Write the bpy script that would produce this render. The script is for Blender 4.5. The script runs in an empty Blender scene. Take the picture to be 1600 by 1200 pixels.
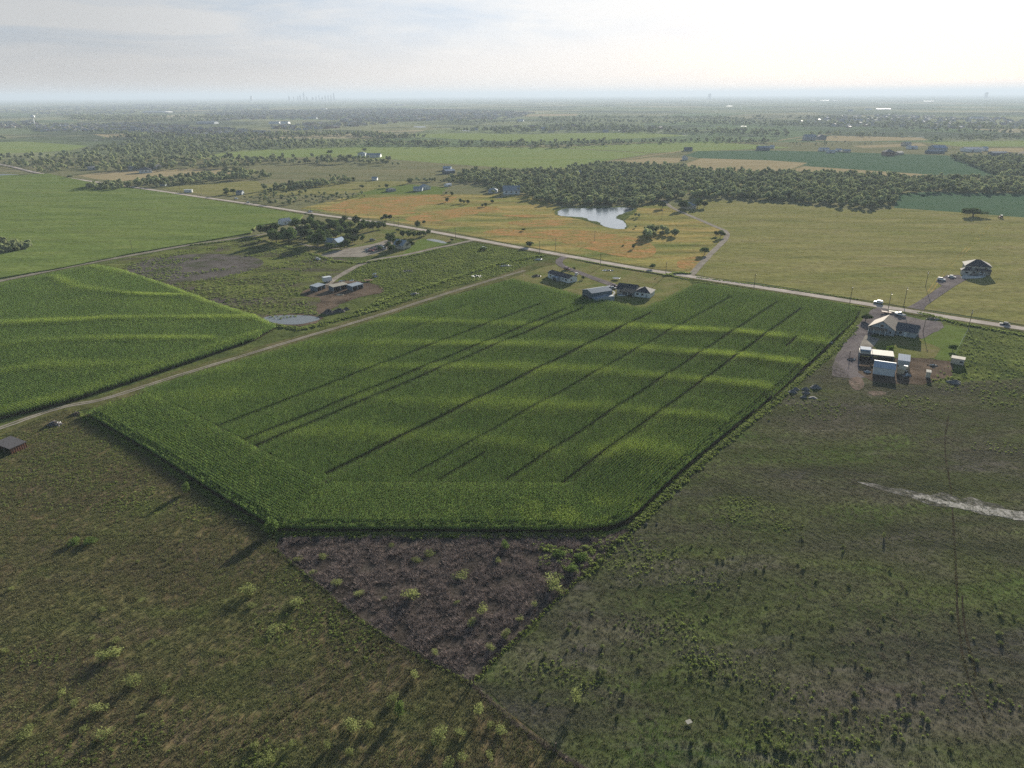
import bpy, bmesh, math, random
import numpy as np
from mathutils import Vector, Matrix
R = math.radians
rng = np.random.default_rng(7); random.seed(7)
scene = bpy.context.scene
COL = scene.collection

# ---------------------------------------------------------------- camera
F, H = 1110.0, 110.0
PITCH, ROLL = math.atan(452/1110.0), R(0.29)
cp, sp, cr, sr = math.cos(PITCH), math.sin(PITCH), math.cos(ROLL), math.sin(ROLL)
_U = Vector((0, sp, cp)); _X = Vector((1, 0, 0)); _Fw = Vector((0, cp, -sp))
cam_right = _X*cr - _U*sr; cam_up = _X*sr + _U*cr
cam = bpy.data.objects.new('camera', bpy.data.cameras.new('camera'))
COL.objects.link(cam)
m = Matrix((cam_right, cam_up, -_Fw)).transposed().to_4x4(); m.translation = (0, 0, H)
cam.matrix_world = m
cam.data.sensor_width = 36; cam.data.lens = 36*F/1600.0
cam.data.clip_start = 1; cam.data.clip_end = 120000
scene.camera = cam

def at(px, py, z=0.0):
    """ground point (world metres) under a photo pixel (1600 x 1200)"""
    px = np.asarray(px, float); py = np.asarray(py, float)
    u, v = px-800, 600-py
    u2 = cr*u + sr*v; v2 = cr*v - sr*u
    dx = u2; dy = F*cp + v2*sp; dz = -F*sp + v2*cp
    t = (z-H)/dz
    return np.stack([dx*t, dy*t], -1)
def depth(px, py):
    p = at(px, py); return p[1]*cp + H*sp
def mpp(px, py):            # metres per photo pixel there
    return depth(px, py)/F

# ---------------------------------------------------------------- sky, sun, exposure
SUN_EL, SUN_AZ = R(13.0), R(25.0)        # azimuth clockwise from +Y
world = bpy.data.worlds.new('World'); scene.world = world; world.use_nodes = True
wn, wl = world.node_tree.nodes, world.node_tree.links
wn.clear()
def wN(t, **k):
    n = wn.new(t)
    for a, b in k.items(): setattr(n, a, b)
    return n
sky = wN('ShaderNodeTexSky', sky_type='NISHITA', sun_disc=False)
sky.sun_elevation = SUN_EL; sky.sun_rotation = SUN_AZ
sky.air_density = 1.3; sky.dust_density = 1.2; sky.ozone_density = 2.0
bg = wN('ShaderNodeBackground'); bg.inputs[1].default_value = 0.05
wo = wN('ShaderNodeOutputWorld')
tc = wN('ShaderNodeTexCoord')
sund = Vector((math.sin(SUN_AZ)*math.cos(SUN_EL), math.cos(SUN_AZ)*math.cos(SUN_EL), math.sin(SUN_EL)))
# thin high cloud veil: streaked noise on the sky direction
mp = wN('ShaderNodeMapping'); mp.inputs['Rotation'].default_value = (0, R(4), R(-20)); mp.inputs['Scale'].default_value = (1.1, 1.6, 7.5)
nz = wN('ShaderNodeTexNoise'); nz.inputs['Scale'].default_value = 2.3; nz.inputs['Detail'].default_value = 9; nz.inputs['Roughness'].default_value = .62; nz.inputs['Distortion'].default_value = .5
cr_ = wN('ShaderNodeValToRGB'); cr_.color_ramp.elements[0].position = .42; cr_.color_ramp.elements[1].position = .60
dot = wN('ShaderNodeVectorMath', operation='DOT_PRODUCT'); dot.inputs[1].default_value = sund
veil = wN('ShaderNodeMapRange', interpolation_type='SMOOTHSTEP'); veil.inputs['From Min'].default_value = .55; veil.inputs['From Max'].default_value = .995; veil.inputs['To Min'].default_value = 1.0; veil.inputs['To Max'].default_value = 1.6
mixc = wN('ShaderNodeMix', data_type='RGBA')
cloudcol = wN('ShaderNodeVectorMath', operation='SCALE'); 
thin = wN('ShaderNodeMix', data_type='RGBA'); thin.inputs[6].default_value = (3.39, 3.91, 4.72, 1); thin.inputs[7].default_value = (4.66, 4.72, 4.83, 1)     # blue between the streaks, white in them
warm = wN('ShaderNodeMix', data_type='RGBA'); warm.inputs[7].default_value = (4.95, 4.66, 4.43, 1)
wz = wN('ShaderNodeMapRange'); wz.inputs['From Min'].default_value = .07; wz.inputs['From Max'].default_value = .0
fac = wN('ShaderNodeMath', operation='MULTIPLY_ADD'); fac.inputs[1].default_value = .08; fac.inputs[2].default_value = .88
L = wl.new
L(tc.outputs['Generated'], mp.inputs[0]); L(mp.outputs[0], nz.inputs['Vector']); L(nz.outputs[0], cr_.inputs[0])
L(tc.outputs['Generated'], dot.inputs[0]); L(dot.outputs['Value'], veil.inputs['Value'])
L(veil.outputs[0], cloudcol.inputs['Scale'])
L(cr_.outputs[0], thin.inputs[0]); L(thin.outputs[2], warm.inputs[6]); L(warm.outputs[2], cloudcol.inputs[0])
L(cr_.outputs[0], fac.inputs[0])
sepz = wN('ShaderNodeSeparateXYZ'); low_ = wN('ShaderNodeMapRange', interpolation_type='SMOOTHSTEP')       # the veil thickens towards the horizon
low_.inputs['From Min'].default_value = .20; low_.inputs['From Max'].default_value = .12; low_.inputs['To Min'].default_value = .0; low_.inputs['To Max'].default_value = 1
vf = wN('ShaderNodeMath', operation='MULTIPLY')
L(tc.outputs['Generated'], sepz.inputs[0]); L(sepz.outputs[2], wz.inputs['Value']); L(wz.outputs[0], warm.inputs[0]); L(sepz.outputs[2], low_.inputs['Value']); L(fac.outputs[0], vf.inputs[0]); L(low_.outputs[0], vf.inputs[1])
hzn = wN('ShaderNodeMapRange', interpolation_type='SMOOTHSTEP'); hzn.inputs['From Min'].default_value = .10; hzn.inputs['From Max'].default_value = .0; hzn.inputs['To Min'].default_value = 0; hzn.inputs['To Max'].default_value = .97
vmax = wN('ShaderNodeMath', operation='MAXIMUM'); L(sepz.outputs[2], hzn.inputs['Value']); L(vf.outputs[0], vmax.inputs[0]); L(hzn.outputs[0], vmax.inputs[1]); 
glow = wN('ShaderNodeMapRange', interpolation_type='SMOOTHSTEP'); glow.inputs['From Min'].default_value = .80; glow.inputs['From Max'].default_value = .96; glow.inputs['To Min'].default_value = 0; glow.inputs['To Max'].default_value = .9
vm2 = wN('ShaderNodeMath', operation='MAXIMUM'); L(dot.outputs['Value'], glow.inputs['Value']); L(vmax.outputs[0], vm2.inputs[0]); L(glow.outputs[0], vm2.inputs[1]); L(vm2.outputs[0], mixc.inputs[0])
L(sky.outputs[0], mixc.inputs[6]); L(cloudcol.outputs[0], mixc.inputs[7])
L(mixc.outputs[2], bg.inputs[0]); L(bg.outputs[0], wo.inputs[0])

sun = bpy.data.objects.new('sun', bpy.data.lights.new('sun', 'SUN'))
sun.data.energy = 5.0; sun.data.angle = R(0.6); sun.data.color = (1.0, .92, .78)
sun.rotation_euler = Vector(sund).to_track_quat('Z', 'Y').to_euler(); sun.location = (0, 0, 300)
COL.objects.link(sun)
vs = scene.view_settings
vs.view_transform = 'Standard'; vs.look = 'None'; vs.gamma = 1; vs.use_curve_mapping = False
vs.exposure = 1.38
cy = scene.cycles
cy.use_denoising = False; cy.sample_clamp_direct = 2.5; cy.sample_clamp_indirect = 1.5
cy.max_bounces = 6; cy.diffuse_bounces = 2; cy.glossy_bounces = 2; cy.transmission_bounces = 3; cy.transparent_max_bounces = 6; cy.volume_bounces = 1
cy.use_fast_gi = False; cy.caustics_reflective = False; cy.caustics_refractive = False

# ---------------------------------------------------------------- materials
MATS = {}
class NT:
    def __init__(s, name):
        s.m = bpy.data.materials.new(name); s.m.use_nodes = True
        s.n, s.l = s.m.node_tree.nodes, s.m.node_tree.links
        s.n.clear(); s.out = s.n.new('ShaderNodeOutputMaterial'); MATS[name] = s.m
    def N(s, t, **k):
        n = s.n.new(t)
        for a, b in k.items(): setattr(n, a, b)
        return n
    def L(s, a, b): s.l.new(a, b)
    def noise(s, scale, detail=4, rough=.6, stretch=(1, 1, 1), rot=0, dist=0, off=(0, 0, 0)):
        g = s.N('ShaderNodeNewGeometry')
        mpn = s.N('ShaderNodeMapping'); mpn.inputs['Scale'].default_value = stretch; mpn.inputs['Rotation'].default_value = (0, 0, rot); mpn.inputs['Location'].default_value = off
        n = s.N('ShaderNodeTexNoise'); n.inputs['Scale'].default_value = scale; n.inputs['Detail'].default_value = detail
        n.inputs['Roughness'].default_value = rough; n.inputs['Distortion'].default_value = dist
        s.L(g.outputs['Position'], mpn.inputs[0]); s.L(mpn.outputs[0], n.inputs['Vector'])
        return n.outputs[0]
    def ramp(s, fac, stops):
        r = s.N('ShaderNodeValToRGB'); e = r.color_ramp.elements
        while len(e) < len(stops): e.new(.5)
        for i, (p, c) in enumerate(stops):
            e[i].position = p; e[i].color = (*c, 1) if len(c) == 3 else c
        s.L(fac, r.inputs[0]); return r.outputs[0]
    def mul(s, col, val, lo, hi, a=.3, b=.7):
        """multiply col by val mapped a..b to lo..hi"""
        mr = s.N('ShaderNodeMapRange'); mr.inputs['From Min'].default_value = a; mr.inputs['From Max'].default_value = b
        mr.inputs['To Min'].default_value = lo; mr.inputs['To Max'].default_value = hi
        s.L(val, mr.inputs[0])
        v = s.N('ShaderNodeVectorMath', operation='SCALE'); s.L(col, v.inputs[0]); s.L(mr.outputs[0], v.inputs['Scale'])
        return v.outputs[0]
    def mix(s, f, a, b):
        x = s.N('ShaderNodeMix', data_type='RGBA')
        for sock, val in ((x.inputs[0], f), (x.inputs[6], a), (x.inputs[7], b)):
            if hasattr(val, 'is_linked'): s.L(val, sock)
            else: sock.default_value = val if not isinstance(val, tuple) else (*val, 1)
        return x.outputs[2]
    def bump(s, h, strength=.5, dist=.1, prev=None):
        b = s.N('ShaderNodeBump'); b.inputs['Strength'].default_value = strength; b.inputs['Distance'].default_value = dist
        s.L(h, b.inputs['Height'])
        if prev is not None: s.L(prev, b.inputs['Normal'])
        return b.outputs[0]
    def surf(s, col, rough=.9, normal=None, metal=0, spec=.3):
        p = s.N('ShaderNodeBsdfPrincipled')
        if hasattr(col, 'is_linked'): s.L(col, p.inputs['Base Color'])
        else: p.inputs['Base Color'].default_value = (*col, 1)
        p.inputs['Roughness'].default_value = rough; p.inputs['Metallic'].default_value = metal
        p.inputs['Specular IOR Level'].default_value = spec
        if normal is not None: s.L(normal, p.inputs['Normal'])
        s.L(p.outputs[0], s.out.inputs[0]); return s.m

ADJ = {'hay': (1.0, .98, .88), 'meadow': (1.3, 1.25, 1.15), 'meadow_orange': (1.2, 1.2, 1.1), 'field_green': (1.2, 1.15, 1.25), 'far_green': (1.45, 1.35, 1.45), 'far_dark': (1.3, 1.2, 1.4), 'far_tan': (1.05, 1.05, 1.05), 'far_olive': (1.3, 1.25, 1.3), 'lawn': (1.25, 1.2, 1.25), 'lawn_bright': (1.0, .92, 1.1),
       'asphalt': (1.75, 1.65, 1.6), 'pasture_left': (1.9, 1.75, 1.9), 'pasture_right': (1.4, 1.35, 1.35), 'verge': (.9, .95, .9), 'weed_ground': (1.15, 1.0, 1.25), 'dry_brush': (.52, .53, .5), 'gravel': (1.0, 1.0, 1.0), 'rough_ground': (1.2, 1.15, 1.2), 'gravel_yard': (.82, .82, .84)}
def ground_mat(name, stops, scale=.02, stretch=(1, 1, 1), rot=0, fine=.6, f_lo=.7, f_hi=1.3, mid=.12, patch=None, relief=0, finebump=.35, dist=.6):
    ka = ADJ.get(name, (1, 1, 1)); stops = [(q, tuple(a*b for a, b in zip(c, ka))) for q, c in stops]
    if patch: patch = (tuple(a*b for a, b in zip(patch[0], ka)), *patch[1:])
    t = NT(name)
    big = t.noise(scale, 5, .62, stretch, rot, dist)
    col = t.ramp(big, stops)
    if patch:                                    # second patch layer: (colour, scale, lo, hi)
        pc, ps, lo, hi = patch
        pf = t.ramp(t.noise(ps, 6, .65, stretch, rot, .3, (37, 11, 0)), [(lo, (0, 0, 0)), (hi, (1, 1, 1))])
        col = t.mix(pf, col, pc)
    n2 = t.noise(mid, 4, .65, stretch, rot)
    col = t.mul(col, n2, .82, 1.18)
    n3 = t.noise(fine, 3, .7)
    col = t.mul(col, n3, f_lo, f_hi)
    nrm = None
    if relief: nrm = t.bump(t.noise(.018, 2, .4, (1, 2.2, 1), R(-12)), 1, relief)
    nrm = t.bump(n3, finebump, .25, nrm)
    return t.surf(col,   .95, nrm, spec=0)

def plain(name, col, rough=.7, var=.12, scale=1.5, metal=0, spec=.4, bump=0):
    t = NT(name)
    c = t.N('ShaderNodeRGB'); c.outputs[0].default_value = (*col, 1)
    nn = t.noise(scale, 4, .6)
    o = t.mul(c.outputs[0], nn, 1-var, 1+var)
    return t.surf(o, rough, t.bump(nn, .3, bump) if bump else None, metal, spec)

def ribbed(name, col, period=.4, rough=.35, metal=.0, ax=0, dark=.8, spec=.06):
    """corrugated sheet or board siding: ribs in object space"""
    t = NT(name)
    tcn = t.N('ShaderNodeTexCoord'); w = t.N('ShaderNodeTexWave'); w.wave_profile = 'SIN'
    w.bands_direction = 'XYZ'[ax]; w.inputs['Scale'].default_value = 1.0/period/3.18*1.0
    t.L(tcn.outputs['Object'], w.inputs['Vector'])
    c = t.N('ShaderNodeRGB'); c.outputs[0].default_value = (*col, 1)
    o = t.mul(c.outputs[0], w.outputs[1], dark, 1.05, 0, .5)
    o = t.mul(o, t.noise(.7, 4, .6), .85, 1.12)
    return t.surf(o, rough, t.bump(w.outputs[1], .5, .03), 0, spec)

def leaf_mat(name, c0, c1, trans=.35, scale=.15, tint=True, yellow=None):
    t = NT(name)
    col = t.ramp(t.noise(scale, 4, .7), [(.32, c0), (.68, c1)])
    oi = t.N('ShaderNodeObjectInfo')
    col = t.mul(col, oi.outputs['Random'], *((.62, 1.4) if name in ('wood_leaf', 'tree_leaf') else (.8, 1.22)), 0, 1)
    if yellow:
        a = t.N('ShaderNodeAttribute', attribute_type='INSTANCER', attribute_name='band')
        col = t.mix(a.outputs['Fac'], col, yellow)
    col = t.mul(col, t.noise(2.2, 2, .6), .8, 1.2)
    d = t.N('ShaderNodeBsdfDiffuse'); tr = t.N('ShaderNodeBsdfTranslucent'); mx = t.N('ShaderNodeMixShader'); mx.inputs[0].default_value = trans
    t.L(col, d.inputs[0]); t.L(col, tr.inputs[0]); t.L(d.outputs[0], mx.inputs[1]); t.L(tr.outputs[0], mx.inputs[2]); t.L(mx.outputs[0], t.out.inputs[0])
    return t.m

G = ground_mat
# far countryside: woods, pastures and plots
def far_mat():
    t = NT('far_land')
    g = t.N('ShaderNodeNewGeometry')
    v = t.N('ShaderNodeTexVoronoi'); v.inputs['Scale'].default_value = .0016
    mpn = t.N('ShaderNodeMapping'); mpn.inputs['Rotation'].default_value = (0, 0, R(38))
    t.L(g.outputs['Position'], mpn.inputs[0]); t.L(mpn.outputs[0], v.inputs['Vector'])
    sep = t.N('ShaderNodeSeparateColor'); t.L(v.outputs['Color'], sep.inputs[0])
    fields = t.ramp(sep.outputs[0], [(0, (.12, .16, .08)), (.3, (.10, .14, .07)), (.5, (.20, .20, .11)), (.7, (.15, .18, .09)), (.85, (.30, .26, .16)), (1, (.11, .14, .07))])
    woods = t.ramp(t.noise(.0028, 6, .62, dist=.8), [(.36, (1, 1, 1)), (.45, (0, 0, 0))])
    woods2 = t.ramp(t.noise(.0011, 5, .6, off=(5, 9, 0)), [(.50, (0, 0, 0)), (.57, (1, 1, 1))])
    wf = t.N('ShaderNodeMath', operation='MAXIMUM'); t.L(woods, wf.inputs[0]); t.L(woods2, wf.inputs[1])
    wc = t.ramp(t.noise(.05, 3, .7), [(.3, (.05, .065, .045)), (.7, (.10, .12, .075))])
    col = t.mix(wf.outputs[0], fields, wc)
    # built-up areas: pale specks gathered in patches
    v2 = t.N('ShaderNodeTexVoronoi'); v2.inputs['Scale'].default_value = .03; t.L(g.outputs['Position'], v2.inputs['Vector'])
    sp_ = t.ramp(v2.outputs['Distance'], [(.16, (1, 1, 1)), (.26, (0, 0, 0))])
    sc2 = t.N('ShaderNodeSeparateColor'); t.L(v2.outputs['Color'], sc2.inputs[0])
    tone = t.ramp(sc2.outputs[1], [(0, (.10, .10, .11)), (.7, (.22, .21, .2)), (.9, (.6, .58, .55)), (1, (.8, .8, .8))])
    area = t.ramp(t.noise(.0006, 4, .6, off=(3, 1, 0)), [(.50, (0, 0, 0)), (.58, (1, 1, 1))])
    ff = t.N('ShaderNodeMath', operation='MULTIPLY'); t.L(sp_, ff.inputs[0]); t.L(area, ff.inputs[1])
    col = t.mix(ff.outputs[0], col, tone)
    col = t.mul(col, t.noise(.02, 4, .7), .75, 1.25)
    return t.surf(col, .95, spec=0)
far_mat()
G('pasture_left', [(.30, (.045, .042, .024)), (.46, (.075, .062, .032)), (.58, (.062, .068, .026)), (.72, (.058, .085, .02))], .028, (1, 1.6, 1), R(-8), .9, .62, 1.4, patch=((.075, .062, .038), .06, .52, .66), relief=3)
G('pasture_right', [(.30, (.072, .066, .052)), (.45, (.055, .058, .035)), (.56, (.052, .064, .026)), (.70, (.045, .072, .02))], .016, (1, 2.4, 1), R(-14), .9, .62, 1.4, patch=((.080, .073, .064), .022, .54, .7), relief=3.5)
G('dry_brush', [(.3, (.075, .062, .058)), (.5, (.12, .098, .09)), (.7, (.15, .125, .11))], .06, fine=1.4, f_lo=.45, f_hi=1.5)
G('soil', [(.3, (.03, .026, .018)), (.7, (.05, .042, .028))], .3)
G('verge', [(.3, (.07, .085, .03)), (.5, (.11, .105, .045)), (.7, (.15, .125, .07))], .09, f_lo=.7, f_hi=1.3)
G('weed_ground', [(.3, (.045, .07, .022)), (.5, (.075, .105, .028)), (.7, (.10, .13, .035))], .05, fine=.5, f_lo=.5, f_hi=1.5, relief=2)
G('rough_ground', [(.34, (.075, .066, .058)), (.46, (.07, .075, .035)), (.62, (.10, .12, .035))], .024, (1, 2.0, 1), R(-10), fine=.5, f_lo=.65, f_hi=1.35, relief=2)
G('field_green', [(.3, (.085, .125, .032)), (.5, (.105, .145, .038)), (.7, (.125, .155, .045))], .012, (1, 4, 1), R(5), fine=.35, f_lo=.72, f_hi=1.28, patch=((.07, .115, .035), .011, .68, .76), relief=1.5)
G('hay', [(.3, (.15, .16, .06)), (.5, (.19, .185, .08)), (.7, (.225, .205, .105))], .014, (1, 4, 1), R(-8), fine=.25, f_lo=.75, f_hi=1.25, patch=((.22, .18, .11), .02, .62, .74), relief=1.5)
G('meadow', [(.34, (.105, .13, .042)), (.5, (.17, .155, .06)), (.66, (.25, .19, .08))], .012, (1, 3, 1), R(-6), fine=.3, f_lo=.72, f_hi=1.28, relief=3)
G('meadow_orange', [(.38, (.17, .155, .06)), (.52, (.235, .155, .066)), (.68, (.33, .165, .08))], .05, (1, 3, 1), R(-6), fine=.4, f_lo=.65, f_hi=1.35)
G('lawn', [(.3, (.075, .105, .028)), (.5, (.12, .125, .045)), (.7, (.15, .13, .065))], .05, f_lo=.8, f_hi=1.2)
G('lawn_bright', [(.3, (.095, .15, .03)), (.7, (.125, .17, .045))], .05, f_lo=.85, f_hi=1.15)
G('far_green', [(.3, (.10, .15, .045)), (.7, (.14, .17, .055))], .006, (1, 5, 1), R(-5), .1, .8, 1.2)
G('far_dark', [(.3, (.045, .09, .045)), (.7, (.06, .10, .05))], .006, (1, 5, 1), R(-5), .1, .85, 1.15)
G('far_tan', [(.3, (.24, .20, .11)), (.7, (.31, .25, .15))], .006, (1, 5, 1), R(-5), .1, .85, 1.15)
G('far_olive', [(.3, (.09, .105, .05)), (.7, (.15, .14, .075))], .006, (1, 4, 1), R(-5), .1, .8, 1.2)
G('asphalt', [(.3, (.20, .185, .17)), (.7, (.27, .25, .23))], .08, (1, 1, 1), 0, 1.2, .9, 1.1, finebump=.05)
G('gravel', [(.3, (.20, .175, .15)), (.7, (.29, .26, .22))], .15, fine=1.5, f_lo=.8, f_hi=1.2)
G('gravel_yard', [(.3, (.13, .115, .115)), (.5, (.19, .165, .16)), (.7, (.23, .20, .18))], .08, fine=1., f_lo=.75, f_hi=1.2)
G('dirt', [(.3, (.07, .055, .042)), (.7, (.16, .12, .09))], .12, fine=1.2, f_lo=.6, f_hi=1.3)
G('bare_dark', [(.36, (.07, .075, .045)), (.5, (.10, .09, .08)), (.64, (.125, .11, .105))], .07, fine=1., f_lo=.7, f_hi=1.25)
G('bare_red', [(.3, (.16, .12, .10)), (.7, (.22, .17, .14))], .1)
G('concrete', [(.3, (.42, .41, .39)), (.7, (.5, .49, .46))], .2, f_lo=.95, f_hi=1.05, finebump=.02)
G('caliche', [(.3, (.08, .08, .06)), (.5, (.16, .15, .13)), (.62, (.32, .30, .28))], .25, fine=1.4, f_lo=.5, f_hi=1.3)
t = NT('water'); t.surf((.13, .16, .19), .1, t.bump(t.noise(.5, 3, .6, (1, 2, 1)), .4, .12), spec=.9)
t = NT('wash_mud'); t.surf(t.ramp(t.noise(.8, 5, .7), [(.35, (.10, .10, .085)), (.6, (.24, .23, .22))]), .8, t.bump(t.noise(.35, 3, .6, (1, 2, 1)), .5, .1), spec=.15)
t = NT('muddy_water'); t.surf((.12, .13, .14), .4, t.bump(t.noise(.5, 3, .6, (1, 2, 1)), .5, .1), spec=.8)
leaf_mat('corn_leaf', (.17, .275, .085), (.225, .335, .10), .42, .05, yellow=(.56, .68, .15))  # band tint: yellower terrace crop, brightened to paint in grazing light on the crests
leaf_mat('corn_tassel', (.13, .14, .05), (.2, .18, .07), .2, .2)
leaf_mat('tree_leaf', (.06, .10, .035), (.13, .17, .06), .25, .3)
leaf_mat('wood_leaf', (.16, .205, .12), (.36, .385, .19), .25, .04)
leaf_mat('lime_leaf', (.09, .15, .022), (.13, .19, .03), .35, .3)
leaf_mat('bush_leaf', (.16, .19, .075), (.28, .31, .115), .4, .3)
leaf_mat('green_bush_leaf', (.085, .13, .04), (.14, .20, .055), .35, .3)
leaf_mat('shrub_leaf', (.12, .15, .06), (.20, .23, .085), .3, .3)
leaf_mat('grass_left', (.168, .15, .088), (.168, .195, .072), .3, .03)
leaf_mat('grass_right', (.162, .142, .112), (.148, .165, .066), .3, .03)
leaf_mat('weed_leaf', (.13, .18, .055), (.24, .29, .09), .5, .06)
leaf_mat('dry_stem', (.09, .075, .07), (.37, .30, .27), .2, 1.1)
leaf_mat('brown_leaf', (.10, .05, .03), (.15, .07, .04), .2, .5)
plain('bark', (.09, .07, .05), .9, .3, 2)
plain('wood_pole', (.10, .075, .055), .85, .2, 3)
plain('grey_metal', (.35, .36, .38), .5, .05, metal=.2)
plain('wire_steel', (.09, .08, .07), .9, .1, spec=.1)
plain('white_paint', (.6, .62, .64), .5, .05)
plain('cream_paint', (.46, .42, .35), .8, .15, spec=.1)
plain('grey_paint', (.30, .33, .36), .8, .1, spec=.1)
plain('slate_paint', (.13, .16, .19), .8, .1, spec=.1)
plain('glass_dark', (.02, .025, .03), .1, .05, spec=.9)
plain('shingle_dark', (.05, .05, .06), .85, .2, 4, bump=.05)
plain('shingle_slate', (.085, .09, .105), .85, .2, 4, bump=.05)
plain('shingle_brown', (.20, .155, .12), .85, .16, 4, bump=.05)
plain('shingle_grey', (.2, .2, .2), .85, .16, 4, bump=.05)
plain('stone_wall', (.42, .40, .36), .8, .2, 2)
plain('brick', (.22, .13, .10), .85, .2, 3)
plain('rubber', (.02, .02, .02), .9, .1)
plain('rust', (.16, .07, .04), .8, .35, 1)
plain('red_paint', (.24, .035, .03), .5, .15)
plain('blue_paint', (.08, .14, .28), .5, .1)
plain('car_white', (.58, .59, .61), .25, .02, spec=.7)
plain('car_silver', (.42, .44, .47), .25, .02, metal=.4, spec=.7)
plain('car_dark', (.03, .032, .04), .25, .02, spec=.7)
plain('car_maroon', (.13, .025, .03), .3, .05, spec=.7)
plain('tan_cloth', (.5, .42, .3), .9, .1)
plain('mound_gravel', (.16, .155, .155), .95, .2, 1.2, bump=.2)
plain('mound_soil', (.10, .09, .085), .95, .3, .8, bump=.3)
plain('tower_haze', (.07, .08, .10), .6, .1, .02)
ribbed('roof_white', (.33, .38, .46), .6, .6, .1)
ribbed('roof_blue', (.20, .29, .42), .6, .6, .1)
ribbed('roof_pale', (.36, .335, .28), .6, .6)
ribbed('roof_galv', (.27, .31, .36), .6, .6, .3)
ribbed('roof_greyblue', (.24, .28, .33), .6, .6, .2)
ribbed('wall_white', (.5, .53, .56), .3, .6, 0, 0, .9)
ribbed('wall_slate', (.10, .13, .16), .5, .5)
ribbed('wall_greyblue', (.26, .31, .35), .5, .5)
ribbed('board_brown', (.24, .12, .085), .75, .8, 0, 0, .25)
ribbed('board_brown_y', (.24, .12, .085), .75, .8, 0, 1, .25)
ribbed('roof_brown', (.10, .095, .10), .5, .6)

# ---------------------------------------------------------------- helpers
def link(o, parent=None):
    COL.objects.link(o)
    if parent is not None: o.parent = parent
    return o
def tag(o, label=None, cat=None, group=None, kind=None):
    if label: o['label'] = label
    if cat: o['category'] = cat
    if group: o['group'] = group
    if kind: o['kind'] = kind
    return o
def empty(name, loc, rz=0, label=None, cat=None, group=None):
    o = bpy.data.objects.new(name, None); o.location = loc; o.rotation_euler = (0, 0, rz); o.empty_display_size = .5
    COL.objects.link(o); return tag(o, label, cat, group)
class MB:
    """collects verts/faces of one mesh"""
    def __init__(s): s.v, s.f, s.mi = [], [], []
    def face(s, pts, mi=0):
        b = len(s.v); s.v += [tuple(p) for p in pts]; s.f.append(tuple(range(b, b+len(pts)))); s.mi.append(mi)
    def box(s, x0, x1, y0, y1, z0, z1, mi=0, M=None):
        P = [(x, y, z) for z in (z0, z1) for y in (y0, y1) for x in (x0, x1)]
        if M is not None: P = [tuple(M @ Vector(p)) for p in P]
        b = len(s.v); s.v += P
        for q in ((0, 2, 3, 1), (4, 5, 7, 6), (0, 1, 5, 4), (2, 6, 7, 3), (0, 4, 6, 2), (1, 3, 7, 5)):
            s.f.append(tuple(b+i for i in q)); s.mi.append(mi)
        return s
    def tube(s, pts, rad, n=6, mi=0, cap=True):
        """tapered tube through pts with radii"""
        rings = []
        for i, p in enumerate(pts):
            p = Vector(p); a = Vector(pts[max(i-1, 0)]); c = Vector(pts[min(i+1, len(pts)-1)])
            d = (c-a).normalized(); q = d.to_track_quat('Z', 'Y'); r = rad[i] if hasattr(rad, '__len__') else rad
            b = len(s.v)
            for k in range(n):
                w = 2*math.pi*k/n; s.v.append(tuple(p + q @ Vector((math.cos(w)*r, math.sin(w)*r, 0))))
            rings.append(b)
        for a, b in zip(rings, rings[1:]):
            for k in range(n):
                s.f.append((a+k, a+(k+1) % n, b+(k+1) % n, b+k)); s.mi.append(mi)
        if cap: s.f.append(tuple(rings[-1]+k for k in range(n))); s.mi.append(mi); s.f.append(tuple(rings[0]+k for k in reversed(range(n)))); s.mi.append(mi)
        return s
    def mesh(s, name, mats, smooth=False):
        me = bpy.data.meshes.new(name); me.from_pydata(s.v, [], s.f)
        for mm in (mats if isinstance(mats, (list, tuple)) else [mats]): me.materials.append(MATS[mm])
        me.polygons.foreach_set('material_index', s.mi)
        if smooth: me.polygons.foreach_set('use_smooth', [True]*len(s.f))
        me.update(); return me
    def build(s, name, mats, parent=None, smooth=False):
        return link(bpy.data.objects.new(name, s.mesh(name, mats, smooth)), parent)
def children(o): return [c for c in bpy.data.objects if c.parent == o]
def copy_tree(kids, root, loc, rz=0, sc=1.0, label=None):
    """kids: {obj: [children]} captured once; copies a thing, its parts and sub-parts"""
    c = root.copy(); COL.objects.link(c); c.location = loc; c.rotation_euler = (0, 0, rz)
    c.scale = (sc, sc, sc) if not hasattr(sc, '__len__') else sc
    if label: c['label'] = label
    for k in kids:
        d = k[0].copy(); COL.objects.link(d); d.parent = c
        for g in k[1]:
            e = g.copy(); COL.objects.link(e); e.parent = d
    return c

def in_poly(pts, poly):
    x, y = pts[:, 0], pts[:, 1]; ins = np.zeros(len(pts), bool); n = len(poly)
    for i in range(n):
        x1, y1 = poly[i]; x2, y2 = poly[(i+1) % n]
        c = ((y1 > y) != (y2 > y)) & (x < (x2-x1)*(y-y1)/((y2-y1) if y2 != y1 else 1e-9)+x1)
        ins ^= c
    return ins
def dist_line(pts, line, signed=False):
    """distance of pts to polyline and the running position of the foot point"""
    best = np.full(len(pts), 1e9); t_all = np.zeros(len(pts)); acc = 0
    for a, b in zip(line[:-1], line[1:]):
        ab = b-a; L2 = ab@ab; t_ = np.clip(((pts-a)@ab)/L2, 0, 1)
        d = np.hypot(*(pts-(a+t_[:, None]*ab)).T)
        mk = d < best; best[mk] = d[mk]; t_all[mk] = acc+t_[mk]*math.sqrt(L2); acc += math.sqrt(L2)
    return best, t_all
def gp(px): return np.array([at(x, y) for x, y in px])

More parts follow.
